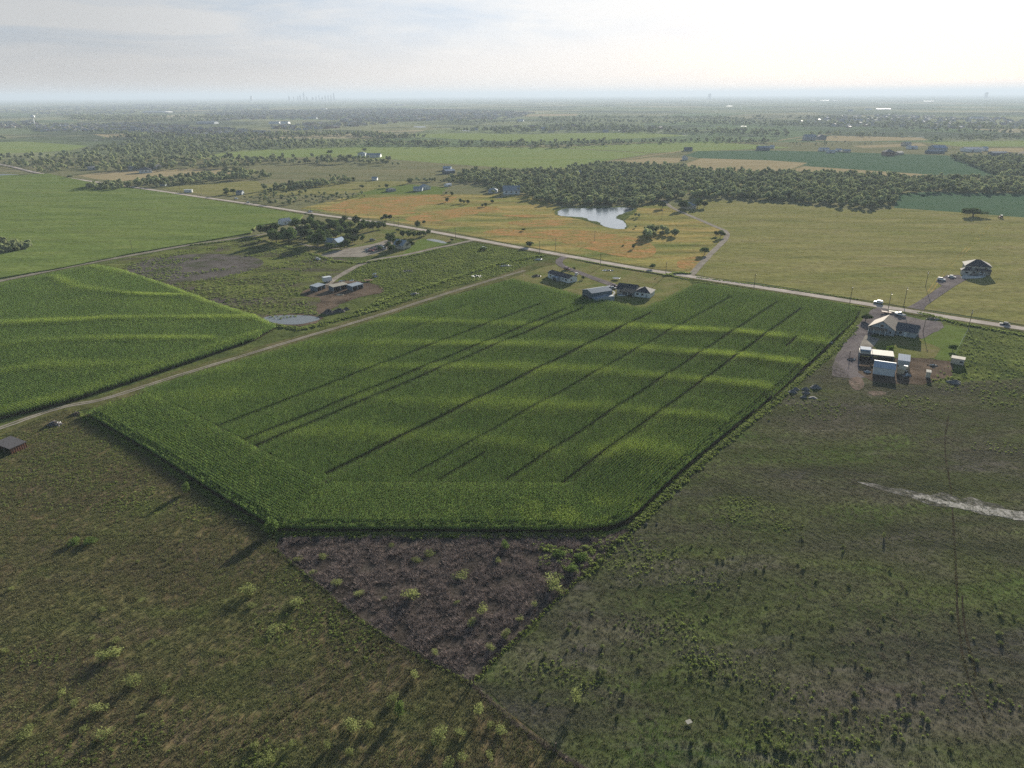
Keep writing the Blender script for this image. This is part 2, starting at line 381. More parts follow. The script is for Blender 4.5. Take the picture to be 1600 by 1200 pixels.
def densify(P, step, jit=0, closed=True):
    out = []; n = len(P)
    for i in range(n if closed else n-1):
        a, b = P[i], P[(i+1) % n]; d = np.hypot(*(b-a)); k = max(1, min(400, int(d/step)))
        nn = np.array([-(b-a)[1], (b-a)[0]])/max(d, 1e-6)
        for j in range(k):
            p = a+(b-a)*j/k
            if jit and j: p = p+nn*rng.normal(0, jit)
            out.append(p)
    if not closed: out.append(P[-1])
    return np.array(out)
def chaikin(P, n=2, closed=False):
    for _ in range(n):
        Q = []
        m_ = len(P)
        rngi = range(m_) if closed else range(m_-1)
        if not closed: Q.append(P[0])
        for i in rngi:
            a, b = P[i], P[(i+1) % m_]; Q += [a*.75+b*.25, a*.25+b*.75]
        if not closed: Q.append(P[-1])
        P = np.array(Q)
    return P
def sheet(name, px, z, mat, jit=0, step=6, smooth=0, label=None, kind='structure', world_pts=False):
    P = np.array(px, float) if world_pts else gp(px)
    if smooth: P = chaikin(P, smooth, True)
    if jit: P = densify(P, step, jit)
    me = bpy.data.meshes.new(name)
    me.from_pydata([(x, y, z) for x, y in P], [], [tuple(range(len(P)))])
    if me.polygons[0].normal.z < 0: me.flip_normals()
    me.materials.append(MATS[mat]); me.update()
    o = link(bpy.data.objects.new(name, me)); tag(o, label, kind=kind); return o
def strip(name, px, w, z, mat, jit=0, smooth=2, label=None, taper=None):
    P = chaikin(gp(px), smooth); P = densify(P, 5 if jit else 30, 0, False)
    T = np.gradient(P, axis=0); T /= np.hypot(*T.T)[:, None]; Nn = np.stack([-T[:, 1], T[:, 0]], 1)
    n = len(P); ww = np.full(n, w/2.0) if not hasattr(w, '__len__') else np.interp(np.linspace(0, 1, n), np.linspace(0, 1, len(w)), w)/2
    A = P+Nn*(ww+rng.normal(0, jit, n) if jit else ww)[:, None]; B = P-Nn*(ww+rng.normal(0, jit, n) if jit else ww)[:, None]
    v = [(x, y, z) for x, y in A]+[(x, y, z) for x, y in B]
    f = [(i+n, i+n+1, i+1, i) for i in range(n-1)]
    me = bpy.data.meshes.new(name); me.from_pydata(v, [], f); me.materials.append(MATS[mat]); me.update()
    if me.polygons[0].normal.z < 0: me.flip_normals()
    o = link(bpy.data.objects.new(name, me)); return tag(o, label, kind='structure')
def scatter_in(poly, dens, cap=400000):
    lo, hi = poly.min(0), poly.max(0); n = int(min(cap*3, (hi-lo).prod()*dens))
    p = rng.uniform(lo, hi, (n, 2)); p = p[in_poly(p, poly)]
    return p[:cap]

# geometry-node scattering, for stuff only
def lib(name, meshes):
    c = bpy.data.collections.new(name)
    for i, me in enumerate(meshes): c.objects.link(bpy.data.objects.new('%s_%02d' % (name, i), me))
    return c, len(meshes)
def scatter(name, P, z, rot, scl, libc, label, band=None, kind='stuff', idx=None):
    c, nv = libc; n = len(P)
    me = bpy.data.meshes.new(name); co = np.zeros((n, 3), np.float32); co[:, :2] = P; co[:, 2] = z
    me.vertices.add(n); me.vertices.foreach_set('co', co.ravel())
    def att(nm, ty, val, key='value'):
        a = me.attributes.new(nm, ty, 'POINT'); a.data.foreach_set(key, np.ascontiguousarray(val).ravel())
    s = np.asarray(scl, np.float32)
    if s.ndim < 2: s = np.repeat(np.broadcast_to(s, (n,))[:, None], 3, 1)
    att('rot', 'FLOAT', np.broadcast_to(np.asarray(rot, np.float32), (n,))); att('scl', 'FLOAT_VECTOR', s.astype(np.float32), 'vector')
    att('idx', 'INT', (rng.integers(0, nv, n) if idx is None else idx).astype(np.int32))
    att('band', 'FLOAT', (np.zeros(n) if band is None else band).astype(np.float32))
    o = link(bpy.data.objects.new(name, me)); tag(o, label, kind=kind)
    ng = bpy.data.node_groups.new(name, 'GeometryNodeTree')
    ng.interface.new_socket('Geometry', in_out='INPUT', socket_type='NodeSocketGeometry'); ng.interface.new_socket('Geometry', in_out='OUTPUT', socket_type='NodeSocketGeometry')
    N = ng.nodes.new; K = ng.links.new
    gi, go, ip = N('NodeGroupInput'), N('NodeGroupOutput'), N('GeometryNodeInstanceOnPoints')
    ci = N('GeometryNodeCollectionInfo'); ci.inputs['Collection'].default_value = c; ci.inputs['Separate Children'].default_value = True; ci.inputs['Reset Children'].default_value = True
    def na(nm, ty):
        a = N('GeometryNodeInputNamedAttribute'); a.data_type = ty; a.inputs[0].default_value = nm
        return next(q for q in a.outputs if q.enabled and q.name == 'Attribute')
    cx = N('ShaderNodeCombineXYZ'); K(na('rot', 'FLOAT'), cx.inputs[2])
    K(gi.outputs[0], ip.inputs['Points']); K(ci.outputs[0], ip.inputs['Instance']); ip.inputs['Pick Instance'].default_value = True
    K(na('idx', 'INT'), ip.inputs['Instance Index']); K(cx.outputs[0], ip.inputs['Rotation']); K(na('scl', 'FLOAT_VECTOR'), ip.inputs['Scale'])
    K(ip.outputs[0], go.inputs[0])
    md = o.modifiers.new('scatter', 'NODES'); md.node_group = ng
    return o

# ---------------------------------------------------------------- ground sheets
rad = [0, 150, 400, 900, 1800, 3500, 7000, 14000, 26000, 42000]; NS = 48
v = [(0, 0, 0)]; f = []
for i, r_ in enumerate(rad[1:]):
    for k in range(NS): v.append((r_*math.cos(2*math.pi*k/NS), r_*math.sin(2*math.pi*k/NS), 0))
for k in range(NS): f.append((0, 1+k, 1+(k+1) % NS))
for i in range(len(rad)-2):
    a, b = 1+i*NS, 1+(i+1)*NS
    for k in range(NS): f.append((a+k, b+k, b+(k+1) % NS, a+(k+1) % NS))
me = bpy.data.meshes.new('ground'); me.from_pydata(v, [], f); me.materials.append(MATS['far_land']); me.update()
tag(link(bpy.data.objects.new('ground', me)), 'flat far countryside of woods, fields and suburbs', kind='structure')

# middle distance base: everything inside about 1.6 km
sheet('countryside', [(-900, 247), (0, 250), (400, 240), (1000, 222), (1700, 222), (2400, 225), (2600, 420), (-900, 420)], .03, 'far_olive')
sheet('pasture', [(-1500, 437), (0, 437), (180, 397), (420, 363), (640, 352), (1180, 450), (1700, 535), (3600, 700), (2600, 1900), (800, 2600), (-1500, 1900)], .06, 'weed_ground')
sheet('field', [(0, 222), (37, 221), (140, 228), (110, 235), (60, 238), (0, 240), (-200, 242), (-200, 222)], .06, 'far_green')
sheet('field', [(318, 246), (340, 240), (400, 234), (560, 229.5), (800, 230), (870, 231), (1018, 240), (960, 249), (910, 260), (880, 264), (800, 263), (700, 256), (600, 248), (500, 245), (400, 248)], .06, 'far_green')
sheet('field', [(872, 230), (935, 227), (1035, 223), (1110, 221), (1190, 227), (1240, 231), (1150, 234), (1018, 239)], .07, 'far_green')
sheet('field', [(1070, 243), (1090, 236), (1200, 235), (1330, 238), (1480, 243), (1522, 256), (1585, 273), (1540, 279), (1440, 272), (1267, 260), (1200, 251), (1090, 247)], .08, 'far_dark')
sheet('field', [(1065, 258), (1095, 247.5), (1200, 250.5), (1262, 254.5), (1232, 266), (1200, 268), (1100, 266)], .09, 'far_tan')
sheet('field', [(1232, 266), (1258, 260), (1350, 266), (1455, 273), (1430, 282), (1300, 274)], .10, 'far_tan')
sheet('field', [(968, 252), (1020, 246), (1068, 247), (1060, 254), (1012, 257)], .08, 'far_tan')
sheet('field', [(1330, 228), (1440, 224), (1450, 228), (1350, 231)], .08, 'far_tan')
sheet('field', [(1240, 219), (1300, 212), (1440, 215), (1450, 219), (1330, 221)], .09, 'far_tan')
sheet('field', [(1440, 222), (1600, 220), (1700, 221), (1700, 229), (1500, 229)], .07, 'far_green')
sheet('field', [(1500, 232), (1600, 231), (1600, 238), (1510, 238)], .09, 'far_tan')
sheet('field', [(544, 216), (570, 215), (610, 221), (690, 219), (700, 222), (600, 223), (560, 220)], .07, 'far_olive')
sheet('field', [(620, 211), (720, 208), (830, 210), (900, 208), (1000, 207), (1080, 212), (960, 218), (820, 222), (720, 218)], .07, 'far_green')
sheet('field', [(800, 180), (850, 178), (905, 178), (900, 181), (820, 182)], .07, 'far_tan')
sheet('field', [(145, 210), (190, 209), (215, 213), (170, 215)], .07, 'far_tan')
sheet('field', [(165, 188), (240, 180), (262, 183), (200, 192)], .07, 'far_olive')
sheet('field', [(405, 279), (410, 270), (520, 262), (560, 260), (690, 271), (700, 276), (640, 284), (560, 284), (520, 281)], .09, 'far_olive')
sheet('field', [(120, 274), (180, 268), (290, 264), (370, 264), (390, 270), (260, 276), (190, 283), (150, 280)], .08, 'far_tan')
sheet('field', [(245, 293), (300, 289), (400, 282), (410, 288), (560, 284), (640, 283), (620, 296), (520, 304), (400, 306), (330, 306)], .10, 'hay')
sheet('lawn', [(555, 303), (590, 295), (640, 288), (700, 293), (690, 305), (620, 309)], .12, 'lawn_bright', 1.5)
# crop and hay fields
upper = [(-500, 262), (0, 275), (75, 272), (150, 287), (212, 296), (262, 302), (300, 309), (400, 324), (455, 333), (474, 337), (468, 345), (455, 346), (400, 354), (392, 365), (300, 381), (207, 397), (100, 419), (0, 436), (-400, 505)]
sheet('hay_field', [(1085, 432), (1110, 402), (1137, 376), (1137, 364), (1117, 353), (1087, 340), (1062, 328), (1070, 322), (1100, 312), (1200, 317), (1300, 325), (1360, 331), (1397, 325), (1500, 332), (1600, 340), (2300, 400), (2300, 640), (1600, 508), (1500, 492), (1400, 477), (1290, 459), (1180, 442)], .14, 'hay')
sheet('green_field', [(1397, 325), (1405, 303), (1450, 300), (1600, 303), (2100, 310), (2100, 385), (1600, 340), (1500, 332)], .13, 'far_dark')
sheet('meadow', [(468, 326), (560, 304), (690, 304), (800, 303), (850, 312), (878, 328), (940, 330), (1000, 322), (1045, 318), (1062, 328), (1087, 341), (1117, 354), (1136, 366), (1130, 376), (1107, 400), (1080, 430), (990, 415), (880, 395), (800, 381), (675, 357), (612, 346), (550, 338)], .14, 'meadow')
for i, p in enumerate([[(490, 328), (560, 309), (620, 308), (690, 303), (720, 308), (700, 318), (640, 322), (660, 333), (600, 338), (540, 333)],
          [(628, 340), (700, 326), (770, 321), (790, 328), (720, 338), (680, 348), (640, 347)],
          [(745, 364), (790, 356), (820, 362), (900, 358), (960, 366), (1010, 375), (1030, 392), (1010, 407), (960, 400), (900, 385), (850, 372), (780, 368)],
          [(800, 345), (900, 343), (890, 352), (830, 355), (790, 350)], [(1060, 405), (1100, 400), (1085, 424), (1055, 418)], [(780, 335), (870, 337), (860, 341), (790, 339)]]):
    sheet('flower_patch', p, .17+.005*i, 'meadow_orange', 7, 7, 2)
# pastures near the camera
CL = (430, 860); CV = (735, 1068); CR = (988, 826)
sheet('left_pasture', [(-600, 700), (0, 682), (60, 655), (105, 640), (130, 655), (230, 712), (330, 783), (430, 838), CL, (560, 968), (640, 1020), CV, (900, 1195), (1000, 1400), (700, 1900), (-600, 1900)], .10, 'pasture_left')
sheet('right_pasture', [CR, (1100, 718), (1180, 657), (1240, 607), (1300, 560), (1340, 520), (1380, 590), (1480, 600), (1600, 590), (2100, 700), (2600, 1200), (2000, 2200), (1000, 2000), (900, 1195), CV], .10, 'pasture_right', 1.2, 5)
strip('fence_line', [CL, (560, 968), (640, 1020), CV, (760, 1090), (800, 1128), (850, 1165), (900, 1195), (960, 1235)], .9, .16, 'soil', .12)  # fence-line shade painted as dark strips, here and on the next line
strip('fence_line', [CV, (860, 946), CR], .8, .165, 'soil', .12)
sheet('dry_plot', [(437, 840), CL, (560, 968), (640, 1020), CV, (990, 826), (940, 838), (700, 835)], .13, 'dry_brush', .45, 3)
# middle lots
sheet('left_lot', [(165, 414), (207, 402), (300, 386), (400, 372), (470, 385), (560, 412), (520, 440), (530, 480), (500, 492), (420, 505), (330, 480), (262, 452)], .12, 'rough_ground', 1, 6)
sheet('yard', [(785, 437), (865, 410), (905, 398), (1000, 415), (1068, 432), (1082, 445), (1058, 462), (1030, 474), (1000, 484), (944, 471), (906, 464), (859, 452)], .13, 'lawn')
sheet('yard', [(1360, 540), (1385, 543), (1420, 548), (1470, 565), (1493, 561), (1512, 514), (1480, 508), (1440, 530), (1400, 526)], .13, 'lawn_bright', .3, 4)
sheet('yard', [(1350, 556), (1338, 548), (1345, 530), (1400, 524), (1430, 527), (1470, 545), (1460, 560), (1430, 562)], .14, 'lawn')
sheet('yard', [(400, 385), (395, 369), (460, 352), (560, 340), (610, 350), (672, 362), (712, 374), (685, 385), (630, 400), (560, 400), (500, 398), (440, 392)], .13, 'lawn', .5)
sheet('yard', [(630, 397), (640, 385), (652, 376), (664, 373), (690, 377), (702, 381), (670, 388)], .15, 'lawn_bright')
# bare ground and yards
sheet('gravel_yard', [(1358, 488), (1372, 480), (1395, 488), (1440, 500), (1470, 503), (1475, 512), (1440, 530), (1425, 522), (1395, 500), (1375, 500), (1352, 525), (1348, 545), (1335, 560), (1325, 585), (1335, 598), (1345, 592), (1362, 570), (1440, 580), (1480, 600), (1470, 560), (1500, 552), (1300, 560), (1325, 520)][0:8]+[(1440, 528), (1400, 505), (1352, 530), (1370, 548), (1345, 556), (1360, 590), (1330, 592), (1300, 588), (1305, 560), (1330, 520)], .16, 'gravel_yard', .4, 4)
sheet('barn_yard', [(1345, 558), (1440, 560), (1490, 566), (1485, 590), (1440, 602), (1400, 600), (1362, 596), (1340, 582)], .17, 'dirt', .5, 4)
sheet('caliche_pad', [(1335, 530), (1352, 524), (1375, 530), (1360, 545), (1342, 542)], .19, 'gravel', .2, 4)
sheet('bare_patch', [(1325, 592), (1345, 588), (1352, 604), (1340, 612), (1328, 604)], .18, 'bare_red', .4, 3, 1)
sheet('bare_patch', [(1355, 611), (1385, 612), (1384, 618), (1360, 619)], .18, 'bare_red', .4, 3, 1)
sheet('gravel_yard', [(490, 402), (520, 393), (550, 388), (590, 380), (612, 372), (615, 386), (590, 396), (565, 402), (520, 402)], .17, 'gravel', .3)
sheet('dirt_yard', [(465, 458), (500, 447), (535, 438), (570, 440), (600, 449), (600, 458), (570, 462), (545, 470), (520, 482), (500, 492), (490, 490), (505, 465), (480, 465)], .15, 'dirt', .6, 4, 1)
sheet('dry_bare', [(185, 419), (250, 401), (320, 396), (395, 400), (420, 412), (370, 430), (300, 441), (250, 440)], .14, 'bare_dark', 3, 5, 2)
sheet('wet_margin', [(1338, 753), (1365, 756), (1390, 763), (1430, 769), (1500, 780), (1600, 797), (1700, 812), (1700, 832), (1600, 816), (1540, 806), (1480, 793), (1430, 780), (1395, 771), (1365, 763)], .14, 'caliche', 1.5, 3)
# rocky wash with standing water
sheet('wash_water', [(1425, 773), (1460, 779), (1500, 786), (1560, 795), (1600, 800), (1700, 813), (1700, 827), (1600, 814), (1560, 807), (1500, 795), (1460, 785), (1430, 777)], .17, 'wash_mud', .45, 1.2)
# ponds
sheet('pond_bank', [(403, 499), (418, 492), (455, 490), (485, 491), (506, 497), (495, 505), (470, 510), (440, 509)], .15, 'dirt', .3, 3)
sheet('pond', [(407, 499), (420, 494), (455, 492.5), (485, 493.5), (503, 498), (490, 503), (468, 507.5), (445, 507.5), (428, 505)], .18, 'muddy_water', .15, 2, 1)
sheet('pond_bank', [(862, 336), (872, 324), (930, 322), (990, 323), (998, 328), (985, 338), (975, 346), (985, 358), (960, 358), (930, 350), (905, 342)], .17, 'weed_ground', .8, 4, 1)
sheet('pond', [(870, 337), (873, 328), (890, 325), (930, 326), (965, 324), (992, 325), (990, 329), (968, 335), (960, 341), (976, 346), (980, 358), (958, 358), (938, 352), (938, 347), (920, 345), (915, 340), (895, 339)], .20, 'water', .5, 3, 1)
sheet('pond', [(664, 375), (672, 373), (690, 376), (700, 380), (694, 381), (680, 378)], .18, 'muddy_water', 0, 6, 1)
sheet('pond', [(-60, 275.5), (0, 276), (40, 275), (28, 272.7), (0, 272), (-60, 271)], .16, 'muddy_water')
for q in ([(645, 198.5), (650, 197.3), (665, 197.5), (666, 199), (655, 199.6)], [(718, 204.5), (722, 203.5), (734, 204), (733, 205.2)], [(957, 204), (962, 203.2), (970, 203.8), (966, 204.7)], [(1156, 197.5), (1160, 196.8), (1167, 197.2), (1166, 198)], [(1133, 166), (1138, 165), (1145, 165.4), (1144, 166.3)]):
    sheet('pond', q, .3, 'muddy_water')
# roads, lanes, drives
strip('road_shoulder', [(0, 255), (62, 272), (150, 284.5), (212, 293), (300, 306), (400, 320), (500, 336), (550, 342), (612, 351), (675, 362), (740, 374), (800, 385), (880, 399), (990, 419), (1070, 431), (1180, 448), (1290, 465), (1400, 483), (1500, 499), (1600, 514), (1900, 561)], 14, .19, 'verge', .5)
strip('road', [(-300, 205), (0, 255), (62, 272), (150, 284.5), (212, 293), (300, 306), (400, 320), (500, 336), (550, 342), (612, 351), (675, 362), (740, 374), (800, 385), (880, 399), (990, 419), (1070, 431), (1180, 448), (1290, 465), (1400, 483), (1500, 499), (1600, 514), (1900, 561)], 6.8, .23, 'asphalt')
strip('lane', [(-300, 503), (0, 439), (150, 409), (207, 399), (300, 382), (400, 368.5), (440, 361), (475, 352)], 5.0, .20, 'gravel', .15)
strip('lane_verge', [(-200, 745), (0, 676), (60, 652), (105, 638), (160, 628), (250, 595), (325, 573), (400, 551), (500, 521), (580, 497), (650, 473), (700, 458), (780, 436), (830, 418), (870, 408)], 11, .15, 'verge', .5)
strip('track', [(-200, 737), (0, 670), (60, 648), (105, 634), (160, 626), (250, 596), (325, 573), (400, 550), (500, 520), (584, 495.6), (650, 474), (700, 458), (780, 434), (820, 423)], 2.7, .20, 'gravel', .12)
strip('driveway', [(512, 446), (520, 437.5), (531, 431), (559, 415), (587, 405), (634, 399), (681, 387.5), (702, 384), (728, 378), (742, 375)], 4.4, .20, 'gravel', .12)
strip('driveway', [(468, 381), (490, 386), (520, 389), (560, 388)], 3, .19, 'gravel', .1)
strip('driveway', [(1035, 312), (1040, 317), (1050, 325), (1068, 333), (1087, 341), (1117, 354), (1134, 361), (1137, 368), (1132, 376), (1107, 400), (1080, 430)], 4.6, .21, 'gravel', .12)
strip('driveway', [(884, 401), (874, 406), (873, 412), (882, 418), (902, 425), (925, 434), (944, 441), (965, 448)], [7, 5, 5, 5.5, 6, 6], .20, 'gravel_yard', .12)
strip('driveway', [(1430, 483), (1437, 477), (1455, 465), (1480, 448), (1498, 438), (1508, 433)], [9, 6, 6, 6, 7], .25, 'gravel_yard', .05)
sheet('concrete_apron', [(1499, 436), (1508, 427), (1542, 427), (1541, 432), (1535, 435), (1515, 436)], .26, 'concrete', 0, 6, 1)
sheet('gravel_yard', [(1462, 440), (1480, 430), (1500, 430), (1500, 436), (1480, 447), (1470, 446)], .24, 'gravel_yard', .2)
strip('driveway', [(1380, 481), (1370, 491), (1350, 510), (1335, 530), (1325, 560)], 6, .20, 'gravel_yard', .15)
strip('driveway', [(775, 310), (800, 303), (815, 300), (833, 303)], 4, .2, 'gravel', .1)
strip('lane', [(877, 265), (912, 258), (975, 250), (1032, 241), (1080, 234)], 8, .2, 'far_tan')
strip('lane', [(1216, 220), (1246, 214.5), (1300, 209)], 9, .2, 'far_tan')
strip('lane', [(1590, 241), (1640, 226), (1700, 212)], 12, .2, 'gravel')
strip('lane', [(-40, 254), (0, 255), (30, 265), (62, 272)], 5, .2, 'bare_dark')
strip('tyre_track', [(1440, 470), (1475, 420), (1520, 378), (1545, 352)], .7, .17, 'meadow')
strip('tyre_track', [(1445, 471), (1481, 420), (1525, 379), (1549, 352)], .7, .17, 'meadow')
for a in ([(1482, 650), (1474, 700), (1486, 760), (1490, 830), (1494, 900), (1496, 960), (1505, 1040), (1540, 1130)], [(1503, 930), (1508, 990), (1525, 1060)]):
    strip('cattle_trail', a, .5, .13, 'soil', .08)
for a in ([(620, 985), (560, 1035), (480, 1090), (400, 1150), (340, 1200)], [(610, 993), (550, 1045), (470, 1100), (395, 1160)], [(-50, 838), (80, 836), (250, 838), (370, 845)], [(-50, 850), (100, 848), (260, 849)]):
    strip('tyre_track', a, .5, .13, 'soil', .08)
for pp in ([(-200, 737), (0, 670), (60, 648), (105, 634), (160, 626), (250, 596), (325, 573), (400, 550), (500, 520), (584, 495.6), (650, 474), (700, 458), (780, 434), (820, 423)], [(0, 439), (150, 409), (207, 399), (300, 382), (400, 368.5)]):
    strip('grass_strip', pp, .55, .225, 'verge', .12)
# culvert-side ditch along the road by the houses
strip('ditch', [(915, 410), (960, 418), (1040, 431), (1075, 437)], 1.6, .215, 'soil', .25)

# ---------------------------------------------------------------- corn
def leafblade(mb, base, az, l1, l2, up, w, mi=0, droop=.35):
    d = Vector((math.cos(az), math.sin(az), 0)); s = Vector((-d.y, d.x, 0))*w/2
    a = Vector(base); b = a+d*l1+Vector((0, 0, up)); c = b+d*l2-Vector((0, 0, droop))
    mb.face([a-s*.6, a+s*.6, b+s, b-s], mi); mb.face([b-s, b+s, c], mi)
def corn_clump(seed):
    r = random.Random(seed); mb = MB()
    for k in range(4):
        x = -.375+.25*k+r.uniform(-.06, .06); y = r.uniform(-.05, .05); h = r.uniform(2.0, 2.35); a0 = r.uniform(0, 6.28)
        for j in range(7):
            z = .5+(h-.7)*j/6; az = (math.pi/2 if j % 2 else -math.pi/2)+r.uniform(-1.5, 1.5)
            l = .36-.10*abs(j-3)/3
            leafblade(mb, (x, y, z), az, l*.55, l*.7, .22+.05*j/6, .13, 0, r.uniform(.1, .4))
        mb.face([(x-.05, y, h-.3), (x+.05, y, h-.3), (x+.02, y+.03, h+.18)], 1); mb.face([(x, y-.06, h-.3), (x, y+.06, h-.3), (x-.02, y, h+.15)], 1)
    return mb.mesh('corn_clump', ['corn_leaf', 'corn_tassel'])
corn_lib = lib('corn_lib', [corn_clump(i) for i in range(5)])

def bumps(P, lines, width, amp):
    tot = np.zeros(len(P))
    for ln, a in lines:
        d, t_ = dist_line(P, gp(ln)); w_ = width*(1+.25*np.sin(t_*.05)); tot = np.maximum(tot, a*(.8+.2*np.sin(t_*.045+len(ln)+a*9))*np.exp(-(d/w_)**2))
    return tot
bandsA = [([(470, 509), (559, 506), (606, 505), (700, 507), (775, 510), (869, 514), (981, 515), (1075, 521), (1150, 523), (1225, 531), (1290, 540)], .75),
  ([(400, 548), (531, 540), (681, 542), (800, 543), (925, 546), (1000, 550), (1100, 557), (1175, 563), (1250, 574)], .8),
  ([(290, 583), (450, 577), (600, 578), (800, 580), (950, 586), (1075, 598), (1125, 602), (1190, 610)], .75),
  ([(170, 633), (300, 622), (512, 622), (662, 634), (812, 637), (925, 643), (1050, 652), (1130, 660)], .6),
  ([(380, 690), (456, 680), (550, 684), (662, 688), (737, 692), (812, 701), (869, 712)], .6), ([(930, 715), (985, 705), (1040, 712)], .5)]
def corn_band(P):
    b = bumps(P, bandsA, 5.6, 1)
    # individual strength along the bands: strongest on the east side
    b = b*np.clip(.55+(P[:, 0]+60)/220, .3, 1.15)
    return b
outer = gp([(132, 650), (165, 632), (250, 604), (325, 582), (400, 560), (500, 530), (600, 500), (700, 468), (780, 445), (800, 438), (860, 452), (906, 464), (944, 471), (985, 481), (1005, 484), (1030, 474), (1058, 460), (1088, 446), (1200, 459), (1300, 475), (1345, 484), (1335, 502), (1290, 548), (1240, 595), (1180, 645), (1100, 710), (1040, 763), (985, 818), (950, 830), (900, 834), (700, 831), (450, 832), (425, 829), (330, 772), (230, 706)])
low_line = gp([(100, 632), (132, 650), (230, 706), (330, 772), (425, 829), (445, 832), (700, 832), (885, 834), (950, 829), (990, 815), (1040, 763), (1100, 710), (1180, 645)])
low = chaikin(low_line[1:], 3)
u_, w__ = gp([(790, 757), (1215, 475)]); RD = (w__-u_)/np.hypot(*(w__-u_)); RN = np.array([-RD[1], RD[0]])
WH = 24.0
def corn_rows(poly, RD, SP=.97):
    RN = np.array([-RD[1], RD[0]])
    s, o_ = poly@RD, poly@RN
    ss = np.arange(s.min(), s.max(), 1.0); oo = np.arange(o_.min(), o_.max(), SP)
    S, O = np.meshgrid(ss, oo); S = S+rng.uniform(-.4, .4, S.shape[0])[:, None]
    P = (S.ravel()[:, None]*RD+O.ravel()[:, None]*RN); P = P[in_poly(P, poly)]
    return P
P1 = corn_rows(outer, RD)
d1, f1 = dist_line(P1, low_line)
# rows curving round on the lower right corner: treat the interior boundary by distance, less at the right
P1 = P1[(d1 > WH) | (f1 > np.hypot(*np.diff(low_line, axis=0).T).sum()-.3)]
SIDE = []
# tramlines (missing rows)
for a, b, w_ in [((325, 667), (860, 480), .75), ((370, 697), (890, 487), .9), ((400, 710), (905, 484), .9), ((520, 752), (1010, 490), .95), ((655, 757), (1130, 465), .95), ((790, 757), (1215, 475), 1.15), ((850, 757), (1265, 487), 1.15), ((705, 487), (765, 470), .8), ((630, 655), (705, 637), .0), ((560, 545), (700, 500), .6), ((680, 757), (760, 714), .7), ((930, 735), (1075, 640), .5), ((1225, 545), (1245, 530), .6)]:
    if w_ <= 0: continue
    A, B = gp([a, b]); AB = B-A; tt = ((P1-A)@AB)/(AB@AB)
    # one or two whole rows left out, so the gap runs dead straight with the rows
    mid = (A+B)/2; off = (P1-mid)@RN; sA, sB = sorted((A@RD, B@RD)); sP = P1@RD
    ins_ = (sP > sA) & (sP < sB)
    SIDE = np.concatenate([SIDE, P1[(np.abs(off) < 1.5) & ins_]]) if len(SIDE) else P1[(np.abs(off) < 1.5) & ins_]
    P1 = P1[~((np.abs(off) < (.97 if a[0] < 560 else .49)) & ins_)]
rotA = math.atan2(RD[1], RD[0])
rot1 = np.full(len(P1), rotA)
# headland rows: offset curves of the lower boundary
hp, hr = [], []
base = densify(low, .8, 0, False)
for it in range(3): pass
T = np.gradient(base, axis=0)
k_ = np.ones(21)/21
T = np.stack([np.convolve(np.pad(T[:, i], 10, mode='edge'), k_, 'valid') for i in (0, 1)], 1); T /= np.hypot(*T.T)[:, None]
Nn = np.stack([-T[:, 1], T[:, 0]], 1)
for j in range(1, int(WH/.97)+1):
    q = base+Nn*(j*.97); seg = np.hypot(*np.diff(q, axis=0).T); ac = np.concatenate([[0], np.cumsum(seg)])
    ts = np.arange(rng.uniform(0, 1), ac[-1], 1.0)
    qq = np.stack([np.interp(ts, ac, q[:, 0]), np.interp(ts, ac, q[:, 1])], 1)
    tq = np.gradient(qq, axis=0); hp.append(qq); hr.append(np.arctan2(tq[:, 1], tq[:, 0]))
P2 = np.concatenate(hp); rot2 = np.concatenate(hr)
d2, f2 = dist_line(P2, low_line); ok = in_poly(P2, outer) & (d2 <= WH) & (f2 < np.hypot(*np.diff(low_line, axis=0).T).sum()-.3); P2, rot2 = P2[ok], rot2[ok]
PA = np.concatenate([P1, P2]); rA = np.concatenate([rot1, rot2])
def lowfreq(P, s, seed):
    r = np.random.default_rng(seed); o = np.zeros(len(P))
    for _ in range(6):
        k = r.normal(0, s, 2); o += np.sin(P@k+r.uniform(0, 6.28))
    return o/3.0
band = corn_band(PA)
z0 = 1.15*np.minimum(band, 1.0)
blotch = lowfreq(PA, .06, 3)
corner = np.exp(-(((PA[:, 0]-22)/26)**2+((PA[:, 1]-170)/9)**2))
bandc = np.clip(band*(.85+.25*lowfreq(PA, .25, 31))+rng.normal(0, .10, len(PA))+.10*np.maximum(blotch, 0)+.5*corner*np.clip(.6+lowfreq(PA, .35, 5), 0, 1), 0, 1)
sc = .97+.05*blotch+rng.normal(0, .03, len(PA)); thin = np.full(len(PA), .62)
kk = {(round(float(a), 3), round(float(b), 3)) for a, b in SIDE}; thin[[i for i, (a, b) in enumerate(PA) if (round(float(a), 3), round(float(b), 3)) in kk]] = .35
thin[len(P1):] = .82
edge_, _ = dist_line(PA, np.vstack([outer, outer[:1]])); ragged = (edge_ < 3.0); sc = np.where(ragged, sc*rng.uniform(.6, 1.0, len(PA)), sc)
sc3 = np.stack([np.full(len(PA), 1.0), thin, sc], 1)
flip = rng.integers(0, 2, len(PA))*math.pi
print('corn clumps', len(PA))
sheet('corn_soil', outer, .16, 'soil', world_pts=True)
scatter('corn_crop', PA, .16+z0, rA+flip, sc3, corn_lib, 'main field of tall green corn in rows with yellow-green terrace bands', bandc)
outerB = gp([(-160, 478), (0, 446), (60, 434), (110, 424), (150, 417.5), (175, 421), (200, 428), (262, 449), (330, 475), (400, 498), (432, 513), (400, 532), (300, 566), (200, 600), (100, 632), (0, 656), (-160, 706)])
